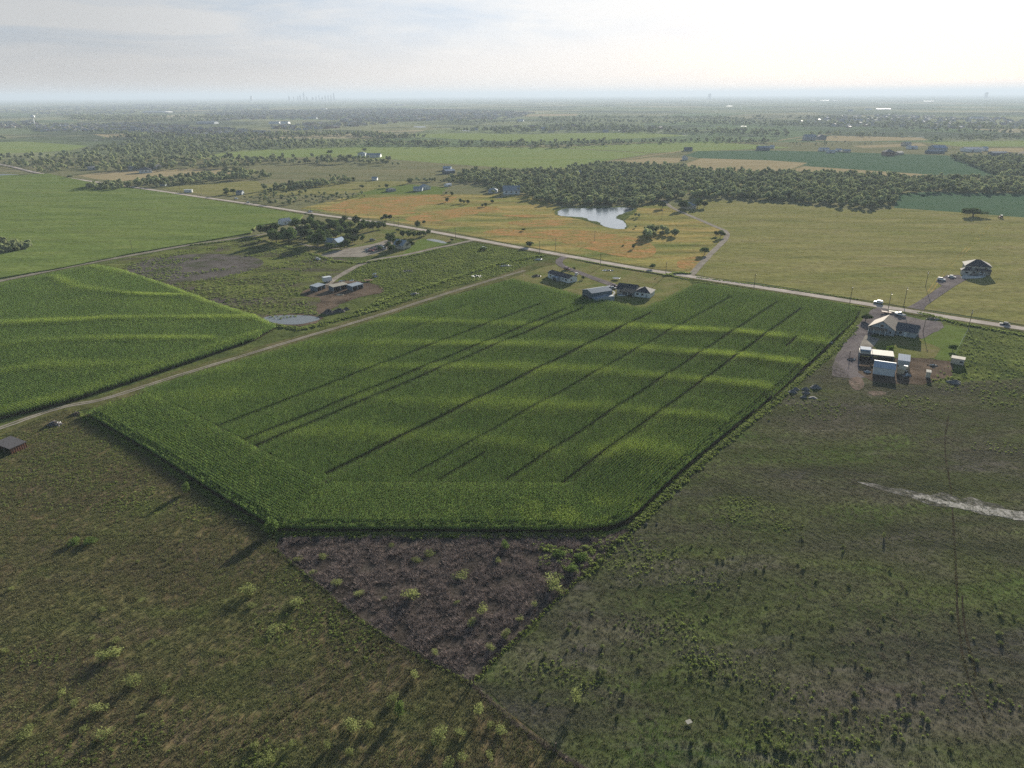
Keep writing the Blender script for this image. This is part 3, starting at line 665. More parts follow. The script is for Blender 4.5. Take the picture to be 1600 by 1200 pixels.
bandsB = [([(87, 436), (97, 441), (120, 452), (150, 457), (200, 463), (240, 465), (310, 467), (330, 470)], .8), ([(-50, 513), (0, 510), (100, 506), (180, 502), (260, 501), (400, 500)], .8), ([(-20, 548), (50, 538), (140, 534), (270, 533), (330, 533)], .6), ([(-20, 590), (60, 576), (170, 574), (230, 573)], .4), ([(0, 650), (120, 620), (250, 575), (400, 525)], .5), ([(130, 418), (220, 432), (310, 467), (420, 508)], .6)]
a_, b_ = gp([(0, 590), (100, 640)]); RDB = (b_-a_)/np.hypot(*(b_-a_))
PB = corn_rows(outerB, RDB)
bb = bumps(PB, bandsB, 4.2, 1)
print('corn clumps left', len(PB))
sheet('corn_soil', outerB, .14, 'soil', world_pts=True)
scB = .95+.05*lowfreq(PB, .05, 8)+rng.normal(0, .03, len(PB))
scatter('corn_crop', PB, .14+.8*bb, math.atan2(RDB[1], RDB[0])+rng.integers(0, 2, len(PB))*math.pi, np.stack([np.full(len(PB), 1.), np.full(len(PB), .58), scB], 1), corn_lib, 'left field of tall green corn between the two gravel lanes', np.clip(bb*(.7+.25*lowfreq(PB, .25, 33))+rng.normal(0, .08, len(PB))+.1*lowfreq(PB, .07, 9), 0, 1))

# upper left low crop: a raised canopy with a cut edge
P = densify(gp(upper), 8, .25); n = len(P)
v = [(x, y, .9) for x, y in P]+[(x, y, .05) for x, y in P]
f = [tuple(range(n))]+[(i, i+n, (i+1) % n+n, (i+1) % n) for i in range(n)]
me = bpy.data.meshes.new('low_crop'); me.from_pydata(v, [], f); me.materials.append(MATS['field_green']); me.update()
bm = bmesh.new(); bm.from_mesh(me); bmesh.ops.recalc_face_normals(bm, faces=bm.faces); bm.to_mesh(me); bm.free()
o = tag(link(bpy.data.objects.new('low_crop', me)), 'wide pale green field of low crop beyond the gravel lane', kind='stuff')

# ---------------------------------------------------------------- grass, weeds, brush (uncountable)
def tuft(seed, n, h, spread, w, mat, lean=.5):
    r = random.Random(seed); mb = MB()
    for i in range(n):
        a = r.uniform(0, 6.28); d = spread*math.sqrt(r.random()); x, y = d*math.cos(a+1), d*math.sin(a+1)
        hh = h*r.uniform(.5, 1.1); ln = lean*hh*r.uniform(.3, 1); b = a+r.uniform(-.6, .6); s = Vector((-math.sin(b), math.cos(b), 0))*w/2
        p = Vector((x, y, 0)); q = p+Vector((math.cos(b)*ln, math.sin(b)*ln, hh))
        mb.face([p-s, p+s, q+s*.35, q-s*.35])
    return mb.mesh('tuft', mat)
grass_lib = lib('grass_lib', [tuft(i, 16, .28, .5, .07, 'grass_left', .9) for i in range(5)])
grass_lib2 = lib('grass_lib2', [tuft(i, 16, .19, .5, .07, 'grass_right', .9) for i in range(5)])
dry_lib = lib('dry_lib', [tuft(20+i, 22, .6, .42, .045, 'dry_stem', 1.2) for i in range(5)])
def leafball(seed, n, rx, rz, s, mat, zc=None, core=.25):
    """n small randomly turned faces through a lumpy volume"""
    r = random.Random(seed); mb = MB(); zc = rz if zc is None else zc
    lob = [(Vector((r.uniform(-.5, .5)*rx, r.uniform(-.5, .5)*rx, zc+r.uniform(-.3, .45)*rz)), r.uniform(.45, .75)) for _ in range(5)]
    for i in range(n):
        c, k = r.choice(lob); d = Vector((r.gauss(0, 1), r.gauss(0, 1), r.gauss(0, 1))).normalized()*(core+(1-core)*r.random()**.4)
        p = c+Vector((d.x*rx*k, d.y*rx*k, d.z*rz*k))
        if p.z < .02: p.z = .02
        q = Vector((r.gauss(0, 1), r.gauss(0, 1), r.gauss(.4, 1))).to_track_quat('Z', 'Y'); ss = s*r.uniform(.6, 1.3)
        mb.face([p+q @ Vector((-ss, -ss*.5, 0)), p+q @ Vector((ss*.3, -ss*.7, 0)), p+q @ Vector((ss, ss*.4, 0)), p+q @ Vector((-ss*.4, ss*.7, 0))])
    return mb.mesh('foliage', mat)
weed_lib = lib('weed_lib', [leafball(40+i, 70, .7, .45, .13, 'weed_leaf', .3) for i in range(5)])
def go(poly_px, dens, L_, label, name, s0, s1, cap=150000, keep=None, z=.12):
    p = scatter_in(gp(poly_px), dens, cap)
    if keep is not None: p = p[keep(p)]
    n = len(p); print(name, n)
    return scatter(name, p, z, rng.uniform(0, 6.28, n), rng.uniform(s0, s1, n)*1.0, L_, label)
viewL = [(-60, 700), (0, 682), (60, 655), (105, 640), (130, 655), (230, 712), (330, 783), (430, 838), CL, (560, 968), (640, 1020), CV, (900, 1195), (930, 1260), (-60, 1260)]
viewR = [CR, (1100, 718), (1180, 657), (1240, 607), (1300, 560), (1340, 600), (1480, 600), (1660, 590), (1660, 1260), (930, 1260), (900, 1195), CV]
go(viewL, 3.4, grass_lib, 'short dry olive grass of the lower left pasture', 'grass', .6, 1.3)
go(viewR, 2.2, grass_lib2, 'short grey-green grass of the right hand pasture', 'grass', .5, 1.2)
tri = [(445, 842), (440, 862), (560, 963), (640, 1014), (733, 1060), (975, 834), (940, 840), (700, 837)]
go(tri, 5.0, dry_lib, 'dense dead brown brush on the triangular plot below the corn', 'dry_brush', .45, 1.35, keep=lambda p: (lowfreq(p, .55, 41)+rng.normal(0, .35, len(p))) > -.25)
go([(-60, 695), (0, 680), (130, 662), (230, 720), (250, 790), (100, 800), (-60, 790)], .5, weed_lib, 'low green weeds in the pasture around the brown shed', 'weeds', .25, .6)
midlot = [(530, 440), (559, 418), (600, 405), (640, 402), (690, 390), (740, 380), (800, 390), (845, 402), (800, 425), (700, 450), (600, 485), (560, 490), (600, 458), (590, 445), (550, 438)]
go(midlot, .85, weed_lib, 'waist high green weeds on the lot beside the driveway', 'weeds', .3, .8)
go([(185, 415), (300, 388), (400, 374), (480, 392), (560, 415), (520, 437), (470, 455), (500, 490), (432, 500), (330, 470)], .22, weed_lib, 'patchy green weeds on the rough lot left of the sheds', 'weeds', .5, 1.2, keep=lambda p: lowfreq(p, .09, 4) > -.1)
go([(1440, 600), (1480, 575), (1515, 515), (1660, 540), (1660, 620), (1560, 640)], .16, weed_lib, 'low green weeds in the paddock right of the farmhouse', 'weeds', .4, .9)
go([(1240, 612), (1330, 600), (1480, 605), (1660, 600), (1660, 720), (1400, 690), (1200, 680)], .22, weed_lib, 'green weeds in bands across the upper right pasture', 'weeds', .3, .7, keep=lambda p: lowfreq(p, .05, 14) > .05)
# scattered low weed patches in the near pastures
def patches(poly, cpx, sig, n, s0, s1, label):
    pts = []
    for (x, y, k) in cpx:
        c = at(x, y); m_ = int(n*k); pts.append(c+rng.normal(0, 1, (m_, 2))*np.array([sig*1.5, sig])*math.sqrt(k))
    p = np.concatenate(pts); p = p[in_poly(p, gp(poly))]; nn = len(p)
    scatter('weeds', p, .12, rng.uniform(0, 6.28, nn), rng.uniform(s0, s1, nn), weed_lib, label)
patches(viewL, [(500, 955, 2), (540, 985, 1), (440, 985, .7), (450, 905, 1), (560, 1010, .8), (120, 745, 1.5), (200, 790, 1.5), (300, 800, 1.2), (90, 720, 1.5), (400, 1190, .8), (100, 1190, 1), (230, 1150, .7), (60, 1030, .5)], 3.2, 110, .25, .6, 'bright green weed patches in the lower left pasture')
patches(viewR, [(1010, 870, 1.2), (990, 890, .8), (1130, 1040, 1.2), (1100, 1030, .7), (1220, 1075, .5), (1010, 985, 1), (1100, 910, .8), (1060, 980, .7), (850, 1050, .8), (920, 1070, .6), (1210, 1155, 1), (1260, 1180, 1), (1170, 790, .8), (1150, 810, .6), (1220, 820, .4), (1400, 1130, .4), (980, 850, 1), (1520, 1090, .5), (1330, 1150, .5)], 3.0, 90, .2, .55, 'bright green weed patches in the right hand pasture')
patches([(900, 860), (960, 838), (990, 826), (930, 900), (860, 930), (830, 850)], [(905, 855, 2.5), (880, 850, 1.5), (870, 845, 1), (900, 885, 1.2), (940, 850, 1)], 3.4, 80, .4, 1.05, 'tall green weeds at the corner below the corn')
# overgrown fence lines
def along(px, n, spread, s0, s1, label, L_=weed_lib, z=.12):
    P_ = densify(gp(px), 1.0, 0, False); i = rng.integers(0, len(P_), n); p = P_[i]+rng.normal(0, spread, (n, 2))
    scatter('fence_weeds', p, z, rng.uniform(0, 6.28, n), rng.uniform(s0, s1, n), L_, label)
fenceR = [CV, CR, (1045, 775), (1108, 716), (1185, 655), (1245, 602), (1300, 555), (1342, 510)]
fenceL = [(108, 640), (135, 662), (235, 722), (335, 792), CL, (560, 968), (640, 1020), CV]
fenceD = [CV, (760, 1090), (800, 1128), (850, 1165), (900, 1195), (960, 1235)]
along([CR, (1045, 772), (1108, 712), (1185, 651), (1245, 598), (1300, 551), (1338, 512)], 2600, .7, .3, .85, 'weedy growth along the fence on the right side of the corn')
along([(988, 824), (1043, 768), (1103, 714), (1183, 649), (1243, 598), (1293, 551), (1336, 506)], 2200, .5, .35, .9, 'weeds filling the margin between corn and fence on the right')
along([(120, 646), (232, 712), (332, 780), (428, 836)], 700, .8, .3, .9, 'ragged weeds along the lower left edge of the corn')
along([(440, 836), (700, 838), (940, 838)], 900, .8, .3, .9, 'ragged weeds between the corn and the dry plot')
along([CV, CR], 380, .35, .2, .5, 'thin weeds under the fence right of the dry plot')
along([CL, (560, 968), (640, 1020), CV], 320, .3, .2, .5, 'thin weeds under the fence left of the dry plot')
along(fenceD, 500, .3, .3, .5, 'pale grass under the fence running off the bottom of the view', dry_lib)
along([(300, 383), (400, 373), (470, 392), (520, 408), (560, 412), (640, 401), (690, 389)], 900, .8, .5, 1.3, 'weedy fence row below the tree-shaded homestead')
along([(560, 488), (620, 462), (700, 438), (760, 418), (800, 408), (850, 399)], 900, 1.2, .6, 1.5, 'brushy strip of weeds along the edge of the middle lot')
along([(415, 507), (470, 515), (560, 492), (640, 468)], 700, 1.2, .5, 1.2, 'weeds between the little pond and the gravel track')
along([(900, 406), (960, 417), (1040, 430), (1075, 437)], 500, .5, .4, .9, 'rank weeds in the roadside ditch by the houses')
along([(1090, 434), (1180, 445), (1290, 461), (1340, 468)], 500, .6, .3, .8, 'weeds along the far edge of the county road')
along([(1090, 441), (1180, 455), (1290, 471), (1350, 480)], 500, .6, .3, .8, 'weeds between the county road and the corn')
along([(1440, 490), (1500, 506), (1600, 524), (1680, 536)], 700, 1.2, .4, 1.0, 'weeds along the near edge of the county road')
along([(1040, 431), (1060, 427), (1075, 428)], 150, 1.2, .8, 1.6, 'reeds beside the road near the driveway turn')

# ---------------------------------------------------------------- trees
def tree_meshes(seed, h, w, n, s, leaf, trunk_h=.22, lobes=9):
    """crown of leaf-sized faces in many lobes, and a forked tapered trunk"""
    r = random.Random(seed); mb = MB(); tb = MB()
    L_ = []
    for i in range(lobes):
        a = 6.283*i/lobes*1.6+r.uniform(-.5, .5); q = r.uniform(.05, .62)*w/2; z = h*r.uniform(trunk_h+.16, .80)
        L_.append((Vector((math.cos(a)*q, math.sin(a)*q, z)), r.uniform(.26, .42)*w/2*1.15, r.uniform(.14, .22)*h))
    for i in range(n):
        c, rx, rz = r.choice(L_); d = Vector((r.gauss(0, 1), r.gauss(0, 1), r.gauss(0, 1))).normalized()*(.35+.65*r.random()**.35)
        p = c+Vector((d.x*rx, d.y*rx, d.z*rz)); q = (d+Vector((r.gauss(0, .6), r.gauss(0, .6), r.gauss(0, .6)))).to_track_quat('Z', 'Y'); ss = s*r.uniform(.55, 1.3)
        mb.face([p+q @ Vector((-ss, -ss*.5, 0)), p+q @ Vector((ss*.3, -ss*.7, 0)), p+q @ Vector((ss, ss*.4, 0)), p+q @ Vector((-ss*.4, ss*.7, 0))])
    top = Vector((r.uniform(-.3, .3), r.uniform(-.3, .3), h*.45)); rt = .022*h+.05
    tb.tube([(0, 0, 0), (top.x*.3, top.y*.3, h*trunk_h), tuple(top)], [rt, rt*.75, rt*.4], 7)
    for c, rx, rz in L_[:6]:
        b = Vector((top.x*.3, top.y*.3, h*trunk_h*.95)); tb.tube([tuple(b), tuple(b.lerp(c, .55)+Vector((0, 0, .2))), tuple(c)], [rt*.5, rt*.3, rt*.1], 5)
    return mb.mesh('crown', leaf), tb.mesh('trunk', 'bark')
TM = {'oak': [tree_meshes(100+i, 10, 10, 1500, .42, 'tree_leaf') for i in range(4)],
      'wood': [tree_meshes(120+i, 9, 8.5, 420, .65, 'wood_leaf', lobes=7) for i in range(5)],
      'cedar': [tree_meshes(140+i, 10, 6.5, 900, .36, 'tree_leaf', .1) for i in range(2)],
      'lime': [tree_meshes(150, 10, 11, 1500, .36, 'lime_leaf', .15)],
      'bush': [(leafball(160+i, 380, 1.35, 1.0, .095, 'bush_leaf', .9, .1), None) for i in range(4)],
      'green': [(leafball(170+i, 420, 1.0, .9, .11, 'green_bush_leaf', .9), None) for i in range(3)],
      'shrub': [(leafball(180+i, 160, 1.0, .8, .14, 'shrub_leaf', .6), None) for i in range(3)]}
stem = MB().tube([(0, 0, 0), (.05, .03, .5), (.1, -.05, 1.2)], [.06, .045, .02], 5).tube([(0, .02, .1), (-.25, .1, .7), (-.4, .15, 1.3)], [.04, .03, .015], 4).tube([(.02, 0, .1), (.2, -.2, .7), (.35, -.35, 1.2)], [.04, .03, .015], 4).mesh('stem', 'bark')
HK = {'oak': 10, 'wood': 9, 'cedar': 10, 'lime': 10, 'bush': 2.0, 'green': 2.0, 'shrub': 1.6}; WK = {'oak': 9.5, 'wood': 8, 'cedar': 6, 'lime': 10.5, 'bush': 2.2, 'green': 2.2, 'shrub': 2.2}
def plant(kind, px, py, hpx, wpx, label, group=None, name=None, cat='tree', P_=None, hw=None):
    """individual tree or bush with crown and trunk as parts; size from its pixels at that distance"""
    p = at(px, py) if P_ is None else P_
    if hw is None:
        D = p[1]*cp+H*sp; k = D/F; wpx = wpx*(1.25 if kind in ('oak', 'bush') else 1); hpx = hpx*(1.25 if kind == 'bush' else 1); el = math.atan2(H, math.hypot(*p))
        w = wpx*k; h = max(.35, (hpx*k-w*.5*math.sin(el)*.8)/math.cos(el)) if hpx else w
    else: h, w = hw
    cm, tm = TM[kind][rng.integers(0, len(TM[kind]))]
    o = empty(name or ('tree' if cat == 'tree' else 'bush'), (p[0], p[1], .1), rng.uniform(0, 6.28), label, cat, group)
    o.scale = (w/WK[kind], w/WK[kind], h/HK[kind])
    link(bpy.data.objects.new('crown' if cat == 'tree' else 'foliage', cm), o); link(bpy.data.objects.new('trunk' if cat == 'tree' else 'stem', tm or stem), o)
    return o
_ONE = ['', 'first', 'second', 'third', 'fourth', 'fifth', 'sixth', 'seventh', 'eighth', 'ninth', 'tenth', 'eleventh', 'twelfth', 'thirteenth', 'fourteenth', 'fifteenth', 'sixteenth', 'seventeenth', 'eighteenth', 'nineteenth']
_TEN = ['', '', 'twenty', 'thirty', 'forty', 'fifty', 'sixty', 'seventy', 'eighty', 'ninety']
def ordinal(n):
    if n >= 100: return 'hundredth' if n == 100 else 'hundred-and-'+ordinal(n-100)
    if n < 20: return _ONE[n]
    return _TEN[n//10]+'-'+_ONE[n % 10] if n % 10 else _TEN[n//10][:-1]+'ieth'
ORD = ['leftmost']+[ordinal(i) for i in range(2, 260)]
def row(kind, items, what, where, group, cat='tree', name=None):
    items = sorted(items, key=lambda q: q[0])
    for i, q in enumerate(items):
        lb = q[4] if len(q) > 4 and isinstance(q[4], str) else ('leftmost '+what+' '+where if i == 0 else '%s %s from the left %s' % (ORD[i], what, where))
        kd = q[5] if len(q) > 5 else kind
        plant(kd, q[0], q[1], q[2], q[3], lb, group, name, cat)
row('oak', [(408, 366, 16, 14), (420, 367, 18, 18), (432, 365, 18, 14), (432, 380, 24, 22), (452, 380, 27, 26), (443, 376, 22, 18), (462, 358, 19, 18), (476, 354, 13, 12), (485, 354, 17, 14), (487, 345, 11, 9), (493, 365, 22, 18), (481, 364, 16, 14), (497, 386, 27, 24), (509, 380, 24, 18), (487, 382, 15, 12), (516, 361, 14, 14), (524, 362, 20, 18), (515, 353, 13, 12), (532, 357, 16, 14), (538, 350, 14, 12), (533, 370, 18, 16), (546, 369, 15, 14), (551, 380, 12, 12), (548, 357, 13, 12), (556, 352, 16, 13), (560, 364, 12, 12), (566, 363, 18, 14), (575, 360, 16, 13), (583, 362, 18, 14), (591, 359, 13, 12), (600, 357, 12, 10), (516, 389, 11, 14), (532, 389, 12, 16), (543, 388, 16, 13), (558, 377, 9, 8), (567, 379, 14, 8), (425, 374, 18, 16), (470, 366, 16, 14), (476, 374, 18, 16), (486, 374, 17, 14), (500, 374, 18, 15), (507, 366, 16, 15), (515, 371, 15, 14), (525, 374, 14, 13), (540, 362, 16, 14), (543, 378, 14, 12), (556, 368, 13, 12), (570, 355, 14, 12), (497, 356, 13, 12), (505, 359, 14, 12)], 'dark green tree', 'in the homestead grove above the gravel yard', 'trees in the homestead grove')
row('oak', [(597, 345, 7, 6), (603, 345, 12, 9), (610, 344, 10, 8), (652, 357, 13, 9, 'upright tree just across the road from the grove'), (663, 350, 6, 7, 'small round tree beside the upright roadside tree')], 'round tree', 'of the three at the far edge of the road', 'trees across the road from the grove')
row('oak', [(606, 388, 11, 11), (610, 380, 17, 18), (613, 394, 14, 13), (625, 388, 14, 14), (635, 388, 12, 13), (643, 386, 11, 10), (622, 362, 6, 7), (630, 371, 12, 12), (639, 371, 12, 12), (647, 371, 11, 10), (655, 371, 11, 8), (662, 370, 11, 9), (669, 367, 9, 8), (594, 392, 8, 10)], 'dark tree', 'around the house beside the small bright lawn', 'trees round the house by the small lawn')
row('cedar', [(697, 304, 5, 6), (699, 316, 8, 8), (706, 306, 7, 7), (720, 318, 9, 8), (725, 318, 6, 6), (731, 319, 8, 8), (754, 323, 5, 6), (759, 323, 7, 8), (769, 318, 7, 7)], 'dark conical tree', 'in the flowery meadow below the blue-roofed houses', 'conical trees in the meadow')
for q in [('oak', 828, 386, 10, 15, 'rounded tree on the road verge casting shadow over the county road'), ('oak', 818, 361, 5, 6, 'small lone tree in the orange flower meadow with a long shadow'), ('cedar', 990, 389, 9, 8, 'sparse little tree in the orange meadow left of the long driveway'), ('shrub', 974, 385, 4, 7, 'low dark shrub in the meadow left of the sparse little tree'),
          ('oak', 1101, 398, 14, 15, 'dark round tree close beside the lower bend of the long driveway'), ('oak', 1126, 371, 13, 13, 'larger dark tree inside the bend of the long driveway'), ('oak', 1119, 369, 9, 9, 'smaller tree touching the dark tree in the driveway bend'), ('oak', 1020, 420, 9, 11, 'dark round roadside tree between road and meadow'),
          ('oak', 1520, 338, 15, 30, 'broad dark lone tree at the corner between hay field and green field'), ('oak', 1352, 502, 14, 19, 'dense tree left of the brown-roofed farmhouse by the corn'), ('lime', 1390, 552, 16, 20, 'round lime green tree on the lawn below the farmhouse'), ('oak', 1488, 548, 12, 13, 'thin-crowned tree on the lawn near the paddock fence'),
          ('oak', 755, 391, 6, 14, 'dark bushy tree at the edge of the green weeds near the road'), ('oak', 706, 377, 5, 6, 'little tree at the foot of the roadside utility pole'), ('oak', 1035, 326, 12, 13, 'dark tree beside the top end of the long driveway'), ('oak', 1068, 328, 17, 16, 'dark tree against the left wall of the blue-roofed house'), ('oak', 1090, 325, 15, 14, 'dark tree against the right wall of the blue-roofed house'), ('oak', 1100, 325, 12, 12, 'pale open tree right of the blue-roofed house'),
          ('oak', 897, 422, 6, 5, 'little dark tree between white home and driveway'), ('oak', 911, 437, 6, 5, 'little red-brown tree on the grass right of the white home'), ('cedar', 1024, 436, 2, 3, 'tiny dark shrub on the lawn right of the dark-roofed house'),
          ('oak', 353, 304, 5, 9, 'low dark tree by the road left of two round trees'), ('oak', 354, 304, 11, 11, 'left of two round trees by the road beyond the green crop'), ('oak', 365, 303, 9, 10, 'right of two round trees by the road beyond the green crop'), ('oak', 396, 364, 8, 6, 'small dark tree at the tip of the green crop by the lane'), ('oak', 110, 278, 5, 8, 'lone dark tree on the far side of the paved road'), ('oak', 516, 241, 7, 9, 'tall round tree above the hedge in front of the long green field'), ('cedar', 516, 277, 5, 4, 'left of two narrow trees behind the hedge'), ('cedar', 524, 277, 5, 4, 'right of two narrow trees behind the hedge'), ('oak', 570, 237, 6, 7, 'tree left of the long pale house by the green field'), ('oak', 605, 294, 7, 9, 'dark tree left of the little dark-roofed cottage'), ('cedar', 593, 293, 4, 5, 'small conical tree on the bright lawn'), ('oak', 566, 294, 6, 9, 'dark bushy tree at the left end of the bright lawn'), ('oak', 641, 287, 9, 12, 'wide dark tree behind the pale-roofed houses')]:
    plant(*q)
# nearer bushes
near = {'lower left': [(292, 771, 22, 13, 'tall dark green bush standing against the lower left edge of the corn', 'green'), (428, 832, 34, 26, 'leafy pale green tree at the left corner of the corn casting a long shadow', 'green'), (118, 851, 14, 24, 'left half of a bright green thicket in the lower left pasture', 'green'), (140, 849, 15, 26, 'right half of a bright green thicket in the lower left pasture', 'green'), (388, 928, 17, 20), (394, 948, 8, 14), (427, 988, 10, 22), (460, 946, 13, 18), (160, 1030, 15, 20), (178, 1027, 17, 18), (145, 1000, 6, 8), (183, 1002, 8, 14), (162, 956, 8, 10), (20, 922, 6, 8), (8, 1020, 8, 10), (213, 1070, 18, 22), (257, 1082, 12, 12), (97, 1087, 9, 11), (117, 1103, 9, 13), (155, 1112, 14, 20), (43, 1155, 18, 16), (50, 1140, 10, 10), (165, 1150, 14, 20), (222, 1122, 7, 10), (130, 1143, 8, 10), (90, 1197, 10, 14), (397, 1168, 10, 12), (456, 1170, 12, 9), (418, 1190, 14, 22), (237, 1004, 5, 7), (215, 880, 5, 6), (282, 848, 4, 6)],
        'bottom centre': [(553, 1142, 20, 22), (577, 1138, 12, 13), (512, 1174, 14, 12), (547, 1180, 10, 13), (612, 1098, 12, 18), (626, 1118, 26, 20, 'tallest dark green bush at bottom centre casting a forked shadow', 'green'), (648, 1060, 13, 10), (685, 1158, 20, 22), (720, 1150, 12, 13), (748, 1124, 26, 10), (765, 1138, 9, 9), (781, 1147, 12, 16), (702, 1200, 14, 20), (722, 1190, 12, 16), (765, 1186, 10, 12)],
        'dry plot': [(790, 858, 18, 14, 'bright green bush standing between the corn and the dry plot', 'green'), (864, 917, 20, 24, 'large pale yellow-green bush at the right side of the dry plot', 'bush'), (876, 926, 8, 12), (836, 948, 9, 8), (641, 936, 18, 20, 'airy yellow bush left of the centre of the dry plot', 'bush'), (560, 932, 10, 12), (600, 936, 5, 8), (755, 960, 16, 12), (738, 975, 9, 14), (766, 1015, 10, 12), (791, 995, 12, 14), (467, 877, 8, 11), (505, 874, 9, 12), (487, 898, 7, 10), (525, 912, 9, 16), (651, 878, 8, 12), (722, 900, 9, 20), (714, 944, 6, 8), (670, 868, 7, 16), (779, 880, 8, 7), (813, 970, 8, 9), (612, 855, 6, 9), (680, 1022, 8, 10), (893, 893, 16, 22, 'dark green clump at the fence right of the dry plot', 'green'), (875, 868, 14, 24, 'bright green clump at the top right of the dry plot', 'green'), (908, 872, 14, 26, 'spreading green clump beside the right fence of the dry plot', 'green')],
        'right pasture': [(1380, 840, 13, 7, 'upright dark shrub alone in the right pasture', 'shrub'), (1101, 888, 6, 7), (1112, 856, 7, 5), (1052, 862, 6, 6), (1194, 888, 8, 7), (1181, 892, 6, 8), (1104, 962, 7, 12), (1355, 1048, 10, 16), (1336, 1035, 7, 8), (1561, 992, 9, 14), (1333, 1086, 9, 9), (1350, 1080, 6, 7), (1123, 1103, 9, 8), (1116, 1073, 6, 7), (1401, 940, 5, 6), (1357, 985, 6, 8), (1255, 995, 5, 8), (1236, 1004, 6, 7), (1188, 1160, 11, 16), (1225, 1168, 14, 15), (1240, 1180, 9, 12), (1410, 1158, 9, 10), (1398, 1148, 8, 9), (1330, 1160, 8, 10), (1578, 1098, 8, 10), (942, 1052, 12, 14), (912, 1068, 10, 16), (901, 1102, 30, 12, 'sparse tall bush right of the fence casting a thin shadow', 'bush'), (1421, 1197, 11, 12), (1258, 886, 5, 5), (1155, 905, 5, 5), (975, 878, 5, 6), (1197, 948, 5, 10), (1234, 980, 4, 5), (960, 980, 4, 6), (990, 975, 5, 7), (899, 1012, 6, 6), (1320, 1038, 4, 6), (1296, 1054, 5, 7), (1472, 1090, 6, 8), (1542, 957, 4, 6), (1532, 957, 4, 6), (1202, 657, 4, 6, 'tiny dark shrub just right of the corn fence', 'shrub')]}
for where, it in near.items():
    kk = 'shrub' if where == 'right pasture' else 'bush'
    row(kk, it, 'small olive shrub' if kk == 'shrub' else 'yellow-green bush', {'lower left': 'among the bushes of the lower left pasture', 'bottom centre': 'among the bushes left of the bottom fence', 'dry plot': 'on the dry brown triangular plot', 'right pasture': 'among the larger shrubs of the right pasture'}[where], 'bushes: '+where, 'bush')
# many near-identical small shrubs dotted over the right pasture
pts = scatter_in(gp([(1000, 850), (1250, 840), (1600, 900), (1650, 1220), (950, 1220), (920, 1180), (790, 1080)]), 1, 400)
def ang(p): return math.atan2(p[0], p[1])
for i_, p in enumerate(sorted(pts[:130], key=ang)):
    s_ = rng.uniform(.6, 1.25); plant('shrub', 0, 0, 0, 0, 'tiny dark olive shrub, %s from the left of those dotting the lower right pasture' % (ORD[i_] if i_ else 'first'), 'tiny shrubs of the lower right pasture', 'bush', 'bush', P_=p, hw=(s_*.9, s_*1.3))

# woods: nearest trees one by one, the rest as masses
WOODS = [('far left woods', [(0, 246), (110, 243), (150, 232), (240, 218), (330, 217), (400, 216), (560, 223), (700, 224), (800, 223), (860, 224), (935, 220), (990, 222), (1130, 220), (1200, 221.5), (1200, 224.5), (1090, 223), (990, 225), (935, 229), (870, 232), (800, 231), (560, 230.5), (400, 235), (335, 241), (312, 246), (400, 249), (480, 247), (600, 250), (640, 262), (560, 257), (400, 257.5), (330, 259), (262, 264), (200, 265), (110, 266), (90, 271), (70, 273), (0, 256)], .0035, 1.0),
         ('woods beyond the pond', [(875, 267), (912, 262), (935, 257), (975, 258), (1012, 261), (1062, 262), (1100, 268), (1200, 270), (1300, 272), (1380, 276), (1435, 282), (1470, 279), (1600, 282), (1750, 285), (1750, 308), (1600, 303), (1450, 302), (1405, 303), (1397, 320), (1360, 327), (1300, 321), (1200, 314), (1100, 310), (1050, 313), (1012, 318), (987, 326), (930, 321), (875, 321), (847, 316), (800, 302), (740, 284), (700, 279), (740, 268), (800, 270)], .022, .8),
         ('woods far right', [(1481, 246), (1540, 247), (1600, 247), (1700, 248), (1700, 280), (1600, 277), (1555, 275), (1518, 260)], .022, .8),
         ('hedgerow left', [(200, 287), (240, 280), (300, 278), (340, 272), (400, 270), (425, 279), (340, 285), (290, 290), (240, 294), (205, 294)], .012, .9),
         ('shelterbelt', [(133, 295), (150, 290), (200, 288), (203, 293), (180, 298), (140, 298)], .03, .7),
         ('hedgerow middle', [(410, 299), (430, 294), (480, 287), (550, 281), (557, 285), (500, 293), (440, 300), (415, 303)], .02, .75),
         ('scrub by the road', [(380, 309), (400, 305), (460, 303), (540, 302), (575, 304), (570, 309), (500, 316), (440, 322), (465, 326), (400, 319)], .009, .5),
         ('thicket below the pond', [(1003, 373), (1008, 366), (1020, 358), (1045, 358), (1050, 365), (1068, 366), (1065, 370), (1045, 374), (1010, 375)], .02, .75),
         ('pond bank thicket', [(988, 342), (996, 334), (1004, 335), (1004, 350), (990, 360), (984, 356), (984, 346)], .008, .4),
         ('tree row behind houses', [(632, 285), (640, 282), (690, 283), (700, 280), (790, 284), (800, 300), (780, 298), (770, 288), (700, 287), (690, 285)], .012, .7),
         ('row of dark trees', [(755, 297), (790, 293), (800, 300), (770, 303)], .01, .6),
         ('field end hollow', [(-60, 384), (0, 381), (40, 383), (54, 386), (40, 392), (0, 398), (-60, 402)], .14, .5),
         ('row beyond green field', [(1440, 223), (1500, 214), (1600, 214), (1700, 213), (1700, 218), (1520, 219)], .002, 1.0),
         ('tree line', [(140, 264), (262, 263), (340, 259), (400, 258), (400, 262), (262, 267), (150, 270)], .006, 1.0)]
allw = []
for nm, pxp, dens, s_ in WOODS:
    p = scatter_in(gp(pxp), dens, 26000); allw.append((nm, p, s_)); print(nm, len(p))
